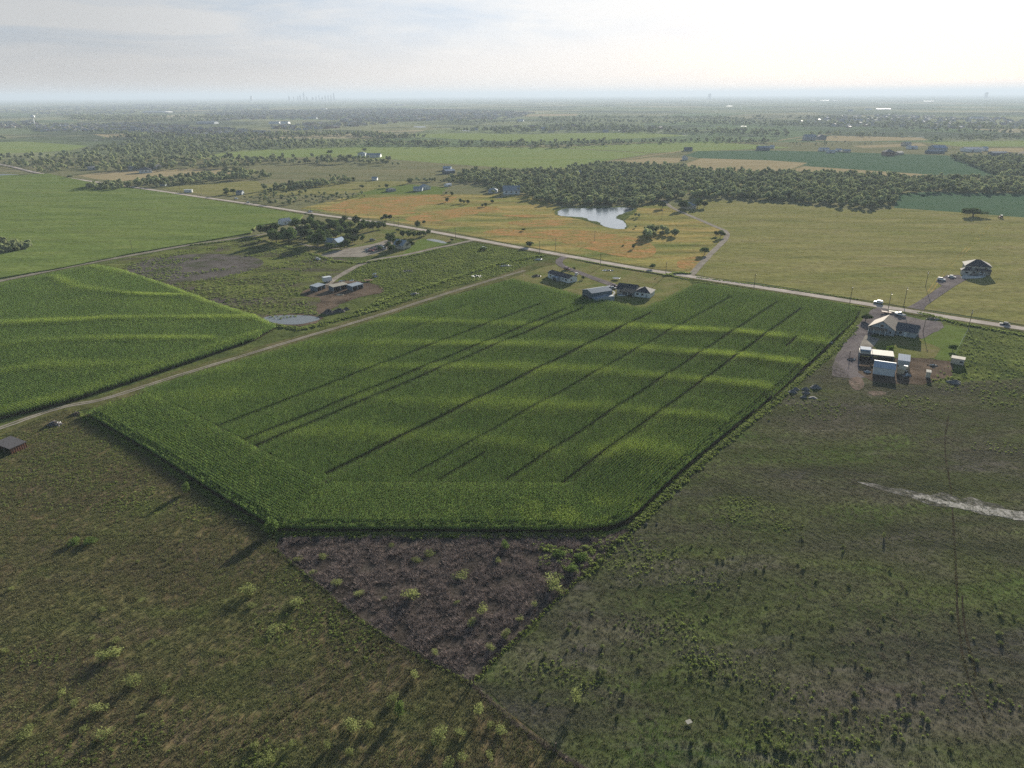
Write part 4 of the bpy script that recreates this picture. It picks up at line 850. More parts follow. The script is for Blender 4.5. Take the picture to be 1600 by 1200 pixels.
# nearest individual trees
idx = [(math.hypot(*q), k, i) for k, (nm, p, s_) in enumerate(allw) for i, q in enumerate(p) if nm not in ('far left woods', 'field end hollow')]
idx.sort(); pick = {}
for d_, k, i in idx[:170]: pick.setdefault(k, []).append(i)
wood_lib = lib('wood_lib', [a for a, b in TM['wood']])
for k, (nm, p, s_) in enumerate(allw):
    if k in pick:
        for j_, i in enumerate(sorted(pick[k], key=lambda q: ang(p[q]))):
            h = s_*rng.uniform(7, 12); plant('wood', 0, 0, 0, 0, 'leafy tree, %s from the left along the near edge of the %s' % (ORD[j_] if j_ else 'first', nm), 'trees of the %s' % nm, P_=p[i], hw=(h, h*rng.uniform(.8, 1.1)))
        p = np.delete(p, pick[k], 0)
    n = len(p)
    if n:
        sc = s_*rng.uniform(.55, 1.35, n); zz = sc*rng.uniform(.75, 1.25, n)
        scatter('woodland', p, 0, rng.uniform(0, 6.28, n), np.stack([sc, sc, zz], 1), wood_lib, 'mass of dark green trees forming the %s' % nm)

# ---------------------------------------------------------------- buildings
def frame(px1, px2):
    """origin, yaw and length of a base line given by two photo pixels on the ground"""
    a, b = at(*px1), at(*px2); d = b-a
    return a, math.atan2(d[1], d[0]), float(np.hypot(*d))
def building(name, label, cat, org, yaw, blocks, extras=(), group=None):
    """blocks: dict(x0,x1,y0,y1,h,roof,rise,over,wall,rmat,z0). x runs along the front, y runs away from it"""
    o = empty(name, (org[0], org[1], .2), yaw, label, cat, group)
    for B in blocks:
        x0, x1, y0, y1, h = B['x0'], B['x1'], B['y0'], B['y1'], B['h']; z0 = B.get('z0', 0); rise = B.get('rise', 2); ov = B.get('over', .45); rt = B.get('roof', 'gx')
        w = MB(); xm, ym = (x0+x1)/2, (y0+y1)/2
        if not B.get('open'):
            w.box(x0, x1, y0, y1, z0, z0+h)
        else:                                     # pole shed: three walls, open side named
            t_ = .12
            sd = B['open']
            if sd != 'y0': w.box(x0, x1, y0, y0+t_, z0, z0+h)
            if sd != 'y1': w.box(x0, x1, y1-t_, y1, z0, z0+h)
            if sd != 'x0': w.box(x0, x0+t_, y0+t_, y1-t_, z0, z0+h)
            if sd != 'x1': w.box(x1-t_, x1, y0+t_, y1-t_, z0, z0+h)
        e = z0+h
        if rt == 'gx':
            w.face([(x0, y0, e), (x0, y1, e), (x0, ym, e+rise)]); w.face([(x1, y1, e), (x1, y0, e), (x1, ym, e+rise)])
        if rt == 'gy':
            w.face([(x0, y0, e), (x1, y0, e), (xm, y0, e+rise)]); w.face([(x1, y1, e), (x0, y1, e), (xm, y1, e+rise)])
        wo_ = w.build('wall', B['wall'], o)
        r = MB(); X0, X1, Y0, Y1 = x0-ov, x1+ov, y0-ov, y1+ov; th = .16; e += .02
        def slab(pts):
            up = [(p[0], p[1], p[2]+th) for p in pts]; n = len(pts)
            r.face(up); r.face(list(reversed(pts)))
            for i in range(n): r.face([pts[i], pts[(i+1) % n], up[(i+1) % n], up[i]])
        if rt == 'gx':
            dz = rise*ov/((y1-y0)/2)
            slab([(X0, Y0, e-dz), (X1, Y0, e-dz), (X1, ym, e+rise), (X0, ym, e+rise)]); slab([(X0, ym, e+rise), (X1, ym, e+rise), (X1, Y1, e-dz), (X0, Y1, e-dz)])
        elif rt == 'gy':
            dz = rise*ov/((x1-x0)/2)
            slab([(X0, Y0, e-dz), (xm, Y0, e+rise), (xm, Y1, e+rise), (X0, Y1, e-dz)]); slab([(xm, Y0, e+rise), (X1, Y0, e-dz), (X1, Y1, e-dz), (xm, Y1, e+rise)])
        elif rt == 'hip':
            k = min(X1-X0, Y1-Y0)/2
            if X1-X0 >= Y1-Y0: a, b = (X0+k, ym, e+rise), (X1-k, ym, e+rise)
            else: a, b = (xm, Y0+k, e+rise), (xm, Y1-k, e+rise)
            c = [(X0, Y0, e), (X1, Y0, e), (X1, Y1, e), (X0, Y1, e)]
            if X1-X0 >= Y1-Y0: fs = [[c[0], c[1], b, a], [c[1], c[2], b], [c[2], c[3], a, b], [c[3], c[0], a]]
            else: fs = [[c[0], c[1], a], [c[1], c[2], b, a], [c[2], c[3], b], [c[3], c[0], a, b]]
            for q in fs: r.face(q)
            r.face([c[3], c[2], c[1], c[0]])
        elif rt == 'sy': slab([(X0, Y0, e+B.get('f', 0)), (X1, Y0, e+B.get('f', 0)), (X1, Y1, e+rise), (X0, Y1, e+rise)])
        ro_ = r.build('roof', B['rmat'], o)
        if 'chimney' in B:
            cx_, cy_ = B['chimney']; MB().box(cx_-.4, cx_+.4, cy_-.3, cy_+.3, e+rise*.3, e+rise+.7).build('chimney', 'brick', ro_)
        for (sd, p, zb, ww, hh) in B.get('win', ()):
            f, g = MB(), MB()
            for mm, gr, dp in ((f, .10, .05), (g, 0, .08)):
                a0, a1 = p-ww/2-gr, p+ww/2+gr; zz0, zz1 = z0+zb-gr, z0+zb+hh+gr
                if sd == 'y0': mm.box(a0, a1, y0-dp, y0+.02, zz0, zz1)
                if sd == 'y1': mm.box(a0, a1, y1-.02, y1+dp, zz0, zz1)
                if sd == 'x1': mm.box(x1-.02, x1+dp, a0, a1, zz0, zz1)
                if sd == 'x0': mm.box(x0-dp, x0+.02, a0, a1, zz0, zz1)
            fr = f.build('window', 'white_paint', o); g.build('pane', 'glass_dark', fr)
        for (sd, p, ww, hh, mt) in B.get('door', ()):
            d = MB(); dp = .06
            if sd == 'y0': d.box(p-ww/2, p+ww/2, y0-dp, y0+.02, z0+.02, z0+hh)
            if sd == 'x1': d.box(x1-.02, x1+dp, p-ww/2, p+ww/2, z0+.02, z0+hh)
            if sd == 'x0': d.box(x0-dp, x0+.02, p-ww/2, p+ww/2, z0+.02, z0+hh)
            d.build('door', mt, o)
        for (px_, py_) in B.get('posts', ()):
            MB().box(px_-.1, px_+.1, py_-.1, py_+.1, z0, z0+h).build('post', 'white_paint', o)
    for nm, mt, bx in extras: MB().box(*bx).build(nm, mt, o)
    return o

# farmhouse with the brown roof, right
A, yw, ln = frame((1354.5, 521), (1394, 528))
building('farmhouse', 'pale farmhouse with big brown gable roof and dark-roofed side wing', 'house', A, yw, [
    dict(x0=0, x1=ln, y0=2.2, y1=15, h=3.1, roof='gy', rise=3.6, over=.5, wall='grey_paint', rmat='shingle_brown', win=[('y0', ln*.5, 3.6, 1.5, 1.3), ('x1', 5, 1.1, 1.2, 1.2), ('y0', ln*.86, 1.0, .9, 1.3)], door=[('y0', ln*.45, 1.8, 2.2, 'glass_dark'), ('y0', ln*.2, 1.6, 2.1, 'glass_dark')]),
    dict(x0=.25, x1=ln*.72, y0=0, y1=2.15, h=2.6, roof='sy', rise=.45, over=.2, wall='grey_paint', rmat='shingle_brown', open='y0', posts=[(.4, .1), (ln*.24, .1), (ln*.5, .1), (ln*.70, .1)]),
    dict(x0=ln+.02, x1=ln+9, y0=5.4, y1=13.2, h=2.8, roof='gx', rise=2.6, over=.45, wall='grey_paint', rmat='shingle_slate', win=[('y0', ln+2.2, 1.0, 1.2, 1.2), ('x1', 9, 1.0, 1.4, 1.2)], door=[('y0', ln+4.3, 1.0, 2.1, 'white_paint')])])
# two storey house, far right
A, yw, ln = frame((1504, 428), (1543, 430.5))
building('stone_house', 'two-storey pale stone house with dark hipped roofs behind a concrete apron', 'house', A, yw+R(-4), [
    dict(x0=1.0, x1=ln+1, y0=1.2, y1=13, h=5.2, roof='hip', rise=3.4, over=.7, wall='stone_wall', rmat='shingle_dark', win=[('y0', 4, 3.4, 1.2, 1.2), ('y0', 12.5, 3.4, 1.6, 1.2), ('x1', 5, 3.3, 1.2, 1.2)]),
    dict(x0=-1.4, x1=4.6, y0=-3.6, y1=1.15, h=2.9, roof='hip', rise=1.9, over=.5, wall='stone_wall', rmat='shingle_dark', win=[('y0', 1.5, 1.0, 2.2, 1.2)]),
    dict(x0=6.6, x1=11.6, y0=-1.6, y1=1.15, h=3.0, roof='sy', rise=.8, over=.3, wall='stone_wall', rmat='shingle_dark', open='y0', posts=[(6.8, -1.5), (9.1, -1.5), (11.4, -1.5)]),
    dict(x0=11.8, x1=15.4, y0=-.9, y1=1.15, h=2.8, roof='sy', rise=.6, over=.3, wall='stone_wall', rmat='shingle_dark', open='y0')])
# long white manufactured home
A, yw, ln = frame((856, 434), (888, 443))
building('mobile_home', 'long low white home with dark roof and small white shed end', 'house', A, yw, [
    dict(x0=0, x1=ln, y0=0, y1=7.6, h=2.9, roof='gx', rise=1.4, over=.3, wall='white_paint', rmat='shingle_dark', win=[('y0', 2.5, 1.1, 1.2, 1.1), ('y0', 6, 1.1, 1.0, 1.1), ('y0', ln-2.2, 1.1, 1.3, 1.1), ('y0', ln-5, 1.1, 1, 1.1), ('x1', 2.5, 1.1, 1.1, 1.1)], door=[('y0', ln*.5, 1.0, 2.1, 'slate_paint')]),
    dict(x0=ln*.36, x1=ln*.60, y0=-2.6, y1=-.03, h=2.2, z0=0, roof='sy', rise=.3, over=.1, wall='grey_paint', rmat='roof_galv', open='y0', posts=[(ln*.37, -2.5), (ln*.59, -2.5)]),
    dict(x0=-3.6, x1=-.5, y0=3.5, y1=7.4, h=2.3, roof='gx', rise=.8, over=.2, wall='white_paint', rmat='roof_white')])
# slate workshop with lean-to
A, yw, ln = frame((911, 467), (924, 473))
building('workshop', 'tall slate grey metal workshop with a lower lean-to and shallow grey roof', 'workshop', A, R(-62), [
    dict(x0=-1, x1=8.8, y0=0, y1=14, h=5.0, roof='gy', rise=1.3, over=.2, wall='wall_slate', rmat='roof_greyblue', win=[('y0', 3.9, 1.4, 3.4, 1.4)], door=[('x1', 9.5, 3.6, 3.4, 'wall_greyblue')]),
    dict(x0=8.85, x1=12.6, y0=0.4, y1=13.0, h=2.6, roof='gx', rise=.5, over=.15, wall='wall_greyblue', rmat='roof_greyblue')])
# dark roofed house
A, yw, ln = frame((963, 461), (993, 463.5))
building('ranch_house', 'white single-storey house with dark hipped roof and covered back porch', 'house', A, R(-28), [
    dict(x0=-1, x1=10, y0=3.0, y1=12.2, h=2.9, roof='gx', rise=2.4, over=.5, wall='cream_paint', rmat='shingle_dark', win=[('y0', 1.5, 1, 1.3, 1.2), ('y0', 4.5, 1, 1.8, 1.3)]),
    dict(x0=3.4, x1=10.5, y0=-.6, y1=2.95, h=2.5, roof='sy', rise=1.1, over=.25, wall='slate_paint', rmat='shingle_brown', open='y0', posts=[(3.6, -.5), (7, -.5), (10.3, -.5)]),
    dict(x0=10.6, x1=20.0, y0=1.2, y1=10.4, h=2.9, roof='hip', rise=2.5, over=.5, wall='white_paint', rmat='shingle_dark', win=[('y0', 12.5, 1.1, 1.2, 1.2), ('y0', 15.5, 1.1, 1.2, 1.2), ('x1', 5, 1.1, 1.2, 1.2)], door=[('y0', 18, 1, 2.1, 'grey_paint')])])
# barns below the farmhouse
A, yw, ln = frame((1363, 584.5), (1397, 589.5))
building('barn', 'largest white metal barn with ribbed roof in the barn yard', 'barn', A, yw, [dict(x0=0, x1=ln, y0=0, y1=9.2, h=3.0, roof='gx', rise=1.3, over=.12, wall='wall_white', rmat='roof_white')])
A, yw, ln = frame((1342, 562), (1361, 564))
building('shed', 'long open shed with cream front roof and blue panel at its left half', 'shed', A, yw, [dict(x0=0, x1=ln, y0=0, y1=5.6, h=2.8, roof='sy', rise=.5, over=.1, wall='slate_paint', rmat='roof_pale', open='y0'),
    dict(x0=.3, x1=ln-.4, y0=2.4, y1=5.4, h=.5, z0=3.35, roof='sy', rise=.4, over=.1, wall='roof_blue', rmat='roof_blue')])
A, yw, ln = frame((1362.5, 563.5), (1395, 567))
building('shed', 'long open shed with patchy cream roof behind the white barn', 'shed', A, yw, [dict(x0=0, x1=ln, y0=0, y1=5.8, h=2.6, roof='sy', rise=.5, over=.1, wall='slate_paint', rmat='roof_pale', open='y0')])
A, yw, ln = frame((1402, 571), (1420, 573.5))
building('shed', 'small shed with pale blue metal roof right of the long open sheds', 'shed', A, yw, [dict(x0=0, x1=ln, y0=0, y1=6, h=2.2, roof='sy', rise=1.0, over=.15, wall='wall_greyblue', rmat='roof_blue')])
A, yw, ln = frame((1400, 584), (1412, 587))
building('carport', 'tan cloth canopy shelter beside the white barn', 'canopy', A, yw, [dict(x0=0, x1=ln, y0=0, y1=5, h=2.2, roof='gx', rise=.9, over=.1, wall='tan_cloth', rmat='tan_cloth', open='x1')])
A, yw, ln = frame((1446, 590), (1453, 591))
building('outhouse', 'tiny pale hut standing alone in the barn yard', 'hut', A, yw, [dict(x0=0, x1=ln, y0=0, y1=2.2, h=2.2, roof='sy', rise=.3, over=.15, wall='cream_paint', rmat='roof_pale')])
A, yw, ln = frame((1484.5, 568.5), (1505, 572))
building('shed', 'cream hut with flat white roof at the end of the paddock fence', 'shed', A, yw, [dict(x0=0, x1=ln, y0=0, y1=3.4, h=2.5, roof='sy', rise=.15, over=.15, wall='cream_paint', rmat='cream_paint', win=[('y0', ln*.8, .9, 1.2, .9)])])
# loafing sheds on the dirt yard
for (p1, p2, lb, rm, dp) in [((496, 456), (509, 451.5), 'left of three low open sheds on the dirt yard', 'roof_galv', 5.5), ((521, 456), (544, 451), 'middle and longest of three low open sheds on the dirt yard', 'roof_pale', 5), ((551, 455), (568, 450.5), 'right of three low open sheds on the dirt yard', 'roof_galv', 5)]:
    A, yw, ln = frame(p1, p2)
    building('loafing_shed', lb, 'shed', A, yw, [dict(x0=0, x1=ln, y0=0, y1=dp, h=2.5, roof='sy', rise=.5, over=.15, wall='slate_paint', rmat=rm, open='y0', posts=[(.15, .15), (ln/2, .15), (ln-.15, .15)])], group='low sheds on the dirt yard')
A, yw, ln = frame((507, 442.5), (519, 440.5))
building('box_trailer', 'white box trailer parked beside the low sheds', 'trailer', A, yw, [dict(x0=0, x1=ln, y0=0, y1=3.2, h=2.6, z0=.5, roof='sy', rise=.02, over=.02, wall='car_white', rmat='car_white')], [('wheel', 'rubber', (1.2, 1.9, -.02, .2, .0, .7)), ('wheel', 'rubber', (ln-2, ln-1.3, -.02, .2, .0, .7))])
# brown shed, left edge
A, yw, ln = frame((18, 711), (43, 700))
building('board_shed', 'weathered red-brown board shed with dark roof at the left edge', 'shed', A, yw, [dict(x0=0, x1=ln, y0=0, y1=7.5, h=2.0, roof='sy', rise=.7, over=.25, wall='board_brown', rmat='roof_brown', open='x0')])
# homestead houses
A, yw, ln = frame((507, 384), (533, 382))
building('farm_cottage', 'house with pale blue metal roof half hidden in the homestead grove', 'house', A, R(-20), [dict(x0=0, x1=ln*.55, y0=0, y1=9, h=3, roof='gx', rise=2.2, over=.4, wall='cream_paint', rmat='roof_greyblue', win=[('y0', 3, 1, 1.2, 1.2)]), dict(x0=ln*.55+.02, x1=ln, y0=-.6, y1=9.6, h=3.2, roof='gy', rise=2.6, over=.4, wall='cream_paint', rmat='roof_blue', win=[('y0', ln*.8, 1, 1.2, 1.2)])])
A, yw, ln = frame((442, 352), (456, 350))
building('farm_cottage', 'small house with pale grey roof by the crop at the back of the grove', 'house', A, yw, [dict(x0=0, x1=ln, y0=0, y1=8, h=3, roof='gx', rise=2.2, over=.4, wall='white_paint', rmat='roof_galv', win=[('y0', 3, 1, 1.2, 1.2), ('y0', 7, 1, 1.2, 1.2)])])
A, yw, ln = frame((464, 367), (478, 364))
building('farm_cottage', 'tan-roofed barn between the grove trees left of the blue-roofed house', 'barn', A, yw, [dict(x0=0, x1=ln, y0=0, y1=8, h=3, roof='gx', rise=2.0, over=.3, wall='cream_paint', rmat='shingle_brown', door=[('y0', 4, 3, 2.6, 'slate_paint')])])
A, yw, ln = frame((615, 388), (636, 386))
building('farm_cottage', 'house with steep pale blue-grey roof among trees by the bright lawn', 'house', A, R(-35), [dict(x0=0, x1=ln*.9, y0=0, y1=9, h=3, roof='gx', rise=3.2, over=.4, wall='cream_paint', rmat='roof_galv', win=[('y0', 3, 1, 1.2, 1.2), ('y0', 7, 1, 1.2, 1.2)])])
# middle distance houses: (label, kind, base px1, px2, depth m, wall height, roof, rise, wall, roof material)
MID = [('blue_house', 'large white house with steep blue-grey gables above the flower meadow', 'house', (786, 304), (812, 304), 11, 4.5, 'gx', 5, 'white_paint', 'roof_galv'),
  ('blue_house', 'smaller grey-roofed house left of the large white gabled house', 'house', (763, 302), (777, 302), 9, 3.2, 'hip', 2.5, 'white_paint', 'roof_galv'),
  ('blue_house', 'house with pale blue-grey roof among trees at the top of the long driveway', 'house', (1072, 327), (1088, 326), 11, 3.2, 'hip', 3, 'cream_paint', 'roof_galv'),
  ('cottage', 'little dark-roofed cottage on the bright lawn', 'house', (607, 300), (619, 299), 8, 2.6, 'hip', 1.4, 'grey_paint', 'shingle_grey'),
  ('cottage', 'pale blue-roofed house at the right end of the bright lawn', 'house', (646, 299), (660, 299), 9, 3, 'gx', 2, 'white_paint', 'roof_galv'),
  ('cottage', 'white-gabled house touching the pale blue-roofed house', 'house', (661, 297), (673, 296), 9, 3.4, 'gy', 2.6, 'white_paint', 'roof_galv'),
  ('barn', 'bright white hut between the hedges right of the two joined houses', 'barn', (699, 292), (706, 291), 6, 2.5, 'gx', 1, 'white_paint', 'roof_white'),
  ('barn', 'upper of two pale metal barns in the long tree belt', 'barn', (692, 267), (704, 267), 14, 4, 'gx', 2, 'wall_greyblue', 'roof_white'),
  ('barn', 'lower of two pale metal barns in the long tree belt', 'barn', (697, 272), (711, 271), 12, 4, 'gx', 2, 'wall_slate', 'roof_white'),
  ('hut', 'small pale hut alone on the olive field', 'hut', (581, 282), (589, 282), 7, 2.8, 'gx', 1.6, 'white_paint', 'roof_galv'),
  ('long_house', 'long pale low house with trees in front of the long green field', 'house', (572, 246), (594, 246), 14, 4, 'gx', 3, 'white_paint', 'roof_greyblue'),
  ('long_house', 'pale house left of the long low house', 'house', (559, 244), (571, 244), 14, 4.5, 'hip', 3, 'white_paint', 'roof_galv'),
  ('farm_house', 'dark-roofed house with white walls before the far left woods', 'house', (219, 271), (238, 270), 16, 4.5, 'hip', 4, 'white_paint', 'shingle_slate'),
  ('long_barn', 'long grey barn left of the dark-roofed house by the far left woods', 'barn', (203, 267), (220, 266), 14, 3.5, 'gx', 2.5, 'grey_paint', 'shingle_grey'),
  ('farm_house', 'blue-grey house right of the dark-roofed house by the far left woods', 'house', (242, 265), (253, 264), 12, 3.5, 'gx', 3, 'grey_paint', 'shingle_slate'),
  ('barn', 'pair-roofed barn behind the far left farmyard', 'barn', (140, 266), (156, 265), 12, 3.5, 'gx', 2, 'grey_paint', 'shingle_grey'),
  ('box_trailer', 'white box trailer standing beside the paved road', 'trailer', (288, 301), (300, 301), 3, 3.2, 'sy', .05, 'car_white', 'car_white'),
  ('cottage', 'grey cottage behind the two round roadside trees', 'house', (369, 305), (378, 305), 8, 3, 'gx', 2, 'grey_paint', 'shingle_grey'),
  ('barn', 'pale green shed in the hedgerow beside the paved road', 'shed', (250, 291), (258, 291), 5, 2.6, 'gx', 1, 'wall_greyblue', 'roof_galv'),
  ('farm_house', 'white-fronted house on the wooded bank above the pale fields', 'house', (1067, 250), (1075, 250), 12, 4, 'gy', 3, 'white_paint', 'roof_galv'),
  ('barn', 'dark barn on the pale green field edge', 'barn', (1070, 236), (1082, 236), 16, 4, 'gx', 3, 'slate_paint', 'shingle_slate'),
  ('farm_house', 'small house in the clearing at the upper left of the central woods', 'house', (902, 273), (910, 273), 9, 3, 'gx', 2, 'white_paint', 'roof_galv'),
  ('barn', 'slate barn at the left end of the far farm row', 'barn', (1185, 235), (1203, 235), 20, 5, 'gx', 3, 'slate_paint', 'roof_greyblue'),
  ('barn', 'white barn beside the slate barn in the far farm row', 'barn', (1204, 232), (1210, 232), 12, 4, 'gx', 2, 'white_paint', 'roof_white'),
  ('barn', 'long white building at the left of the far greenhouse row', 'barn', (1281, 236), (1296, 236), 12, 4, 'gx', 2, 'white_paint', 'roof_white'),
  ('barn', 'low white building in the middle of the far greenhouse row', 'barn', (1293, 239), (1305, 239), 10, 3, 'gx', 2, 'white_paint', 'roof_white'),
  ('barn', 'white building at the right of the far greenhouse row', 'barn', (1307, 237), (1316, 237), 10, 3.5, 'gx', 2, 'white_paint', 'roof_white'),
  ('barn', 'last small white building of the far greenhouse row', 'barn', (1319, 238), (1329, 238), 10, 3, 'gx', 2, 'cream_paint', 'roof_white'),
  ('farm_house', 'dark-roofed house on the edge of the far dark green field', 'house', (1383, 243), (1398, 243), 18, 6, 'hip', 5, 'brick', 'shingle_slate'),
  ('farm_house', 'small hut right of the dark-roofed house by the far dark green field', 'hut', (1404, 242), (1412, 241), 10, 3.5, 'gx', 2, 'cream_paint', 'shingle_grey'),
  ('barn', 'cream barn at the back left of the far farmstead', 'barn', (1413, 228), (1424, 228), 20, 5, 'gx', 3, 'cream_paint', 'roof_pale'),
  ('barn', 'low barn in front of the cream barn at the far farmstead', 'barn', (1420, 233), (1434, 233), 16, 4, 'gx', 2, 'white_paint', 'roof_white'),
  ('barn', 'wide pale blue-roofed barn in the middle of the far farmstead', 'barn', (1460, 236), (1480, 236), 30, 6, 'gx', 4, 'wall_greyblue', 'roof_blue'),
  ('barn', 'long low dark shed in front of the pale blue-roofed barn', 'barn', (1449, 240), (1476, 240), 12, 4, 'gx', 2, 'slate_paint', 'roof_galv'),
  ('barn', 'long bright white barn right of the far farmstead', 'barn', (1510, 237.5), (1534, 237.5), 26, 5, 'gx', 3, 'white_paint', 'roof_white'),
  ('barn', 'small white barn just right of the long bright white barn', 'barn', (1537, 236), (1544, 236), 16, 5, 'gx', 3, 'white_paint', 'roof_white'),
  ('barn', 'long open-fronted dark shed near the pale road at far right', 'barn', (1551, 243), (1575, 243), 18, 4.5, 'gx', 2, 'slate_paint', 'roof_galv'),
  ('farm_house', 'brown-roofed hut at the corner of the far pale road', 'house', (1575, 245), (1583, 245), 12, 4, 'gx', 3, 'brick', 'shingle_brown'),
  ('farm_house', 'blue-grey house group left of the far pale lane', 'house', (1258, 219), (1275, 219), 25, 8, 'gx', 5, 'grey_paint', 'roof_greyblue'),
  ('farm_house', 'dark house right of the blue-grey houses by the far pale lane', 'house', (1279, 218), (1291, 218), 20, 7, 'hip', 5, 'slate_paint', 'shingle_slate'),
  ('hangar', 'row of white sheds at the left of the far clearing', 'shed', (420, 194), (436, 194), 25, 7, 'gx', 3, 'white_paint', 'roof_white'),
  ('hangar', 'second white shed in the far clearing', 'shed', (438, 194), (450, 194), 25, 7, 'gx', 3, 'white_paint', 'roof_white')]
for nm, lb, cat, p1, p2, dpm, h, rf, ri, wm, rm in MID:
    A, yw, ln = frame(p1, p2)
    bl = dict(x0=0, x1=ln, y0=0, y1=dpm, h=h, roof=rf, rise=ri, over=.4, wall=wm, rmat=rm)
    if cat == 'house': bl['win'] = [('y0', ln*q, h*.35, ln*.09, h*.4) for q in (.2, .5, .8)]
    if cat == 'barn': bl['door'] = [('y0', ln*.4, min(4, ln*.25), h*.75, 'slate_paint')]
    building(nm, lb, cat, A, yw, [bl])
# far white warehouses near the horizon
WH_ = [(222, 176, 36, 6), (307, 194, 28, 6), (480, 186, 14, 5), (500, 171, 9, 5), (603, 162, 8, 5), (617, 165, 14, 4), (808, 190, 10, 5), (846, 203.5, 9, 4), (1266, 158, 9, 6), (1281, 158, 14, 6), (1300, 158.5, 8, 6), (1318, 158, 7, 6), (1370, 172, 22, 8), (1325, 174, 8, 8), (1443, 159.5, 16, 6), (1517, 186, 20, 8), (1336, 190, 12, 5), (1316, 190, 7, 8), (1352, 172, 10, 6), (1500, 152, 8, 8)]
for i, (x, y, w, hp_) in enumerate(WH_):
    A, yw, ln = frame((x, y), (x+w, y)); k = float(mpp(x, y)); h = 7 if y > 165 else 10
    building('warehouse', '%s pale warehouse from the left among those near the horizon' % (ORD[i] if i else 'first'), 'warehouse', A, yw, [dict(x0=0, x1=ln, y0=0, y1=ln*.45, h=h, roof='gx', rise=3, over=.5, wall='grey_paint' if i % 3 else 'white_paint', rmat='roof_galv')], group='pale warehouses near the horizon')
WH_sorted = sorted(range(len(WH_)), key=lambda i: WH_[i][0])
wobj = [o for o in bpy.data.objects if o.name.startswith('warehouse')]
for r_, i in enumerate(WH_sorted): wobj[i]['label'] = '%s pale warehouse from the left among those near the horizon' % (ORD[r_] if r_ else 'first')

# city skyline on the horizon
SKY = [(453.5, 150, 2.2), (460.5, 151, 1.6), (467.3, 150, 1.8), (471, 148.5, 2.0), (476.6, 144.2, 2.2), (481, 151, 2), (495.5, 151, 1.6), (500.3, 148.5, 1.3), (509.8, 149, 1.8), (514.3, 148.5, 1.6), (518.8, 148.3, 1.6), (523.2, 145.2, 1.9), (505, 151.5, 2.4), (490, 152, 3)]
for i, (x, ty, w) in enumerate(sorted(SKY)):
    D = 18000.0; u = (x-800)/F; d0 = at(x, 170); dr = d0/np.hypot(*d0); p = dr*D
    k = (p[1]*cp)/F; hz_y = 151.0+(400-x)*.0-.8
    ht = H+(149.8-ty)*k*cp; ww = w*k
    o = empty('skyscraper', (p[0], p[1], 0), math.atan2(p[0], p[1])*-1, '%s tower from the left in the hazy city skyline' % (ORD[i] if i else 'first'), 'skyscraper', 'towers of the city skyline')
    q = MB().box(-ww/2, ww/2, -ww/2, ww/2, 0, ht*.86); q.build('tower_block', 'tower_haze', o)
    MB().box(-ww*.3, ww*.3, -ww*.3, ww*.3, ht*.86, ht).build('crown', 'tower_haze', o)
for x, ty, w, lb in [(395, 151.5, 3, 'squat dark block on the horizon left of the skyline'), (1107, 145, 4, 'wide pale block on the horizon right of centre'), (1536, 144, 4, 'stepped pale block on the horizon at far right')]:
    d0 = at(x, 170); dr = d0/np.hypot(*d0); D = 18000.0; p = dr*D; k = (p[1]*cp)/F; hz = 153-(x/1600)*9+.0
    ht = H+max(6, (hz-2.5-ty)*k*cp); ww = w*k
    o = empty('far_block', (p[0], p[1], 0), 0, lb, 'building')
    MB().box(-ww/2, ww/2, -ww/3, ww/3, 0, ht*.9).build('tower_block', 'tower_haze', o); MB().box(-ww*.2, ww*.2, -ww*.2, ww*.2, ht*.9, ht).build('crown', 'tower_haze', o)
# water tower left
p = at(54, 195); o = empty('water_tower', (p[0], p[1], 0), 0, 'pale water tower standing above the far left suburb', 'water tower')
MB().tube([(0, 0, 0), (0, 0, 26)], [3, 2], 10).build('column', 'white_paint', o)
MB().tube([(0, 0, 26), (0, 0, 30), (0, 0, 36), (0, 0, 40)], [2.5, 9, 9, 3], 14).build('tank', 'white_paint', o, True)

# far suburbs: thousands of little houses, one mass each
def suburb_house(seed, rm):
    r = random.Random(seed); mb = MB(); L_, W_, h, ri = r.uniform(14, 20), r.uniform(11, 14), r.uniform(3, 6), 2.6
    mb.box(-L_/2, L_/2, -W_/2, W_/2, 0, h, 0); e = h
    mb.face([(-L_/2, -W_/2, e), (L_/2, -W_/2, e), (L_/2, 0, e+ri), (-L_/2, 0, e+ri)], 1); mb.face([(L_/2, W_/2, e), (-L_/2, W_/2, e), (-L_/2, 0, e+ri), (L_/2, 0, e+ri)], 1)
    mb.face([(-L_/2, W_/2, e), (-L_/2, -W_/2, e), (-L_/2, 0, e+ri)], 0); mb.face([(L_/2, -W_/2, e), (L_/2, W_/2, e), (L_/2, 0, e+ri)], 0)
    return mb.mesh('suburb_house', [['cream_paint', 'grey_paint', 'brick'][seed % 3], rm])
slib = lib('sub_lib', [suburb_house(i, ['shingle_slate', 'shingle_grey', 'shingle_dark', 'shingle_brown', 'shingle_slate', 'shingle_grey'][i]) for i in range(6)])
sl2 = lib('sub_lib_w', [suburb_house(i, ['shingle_grey', 'shingle_brown', 'roof_galv'][i]) for i in range(3)])
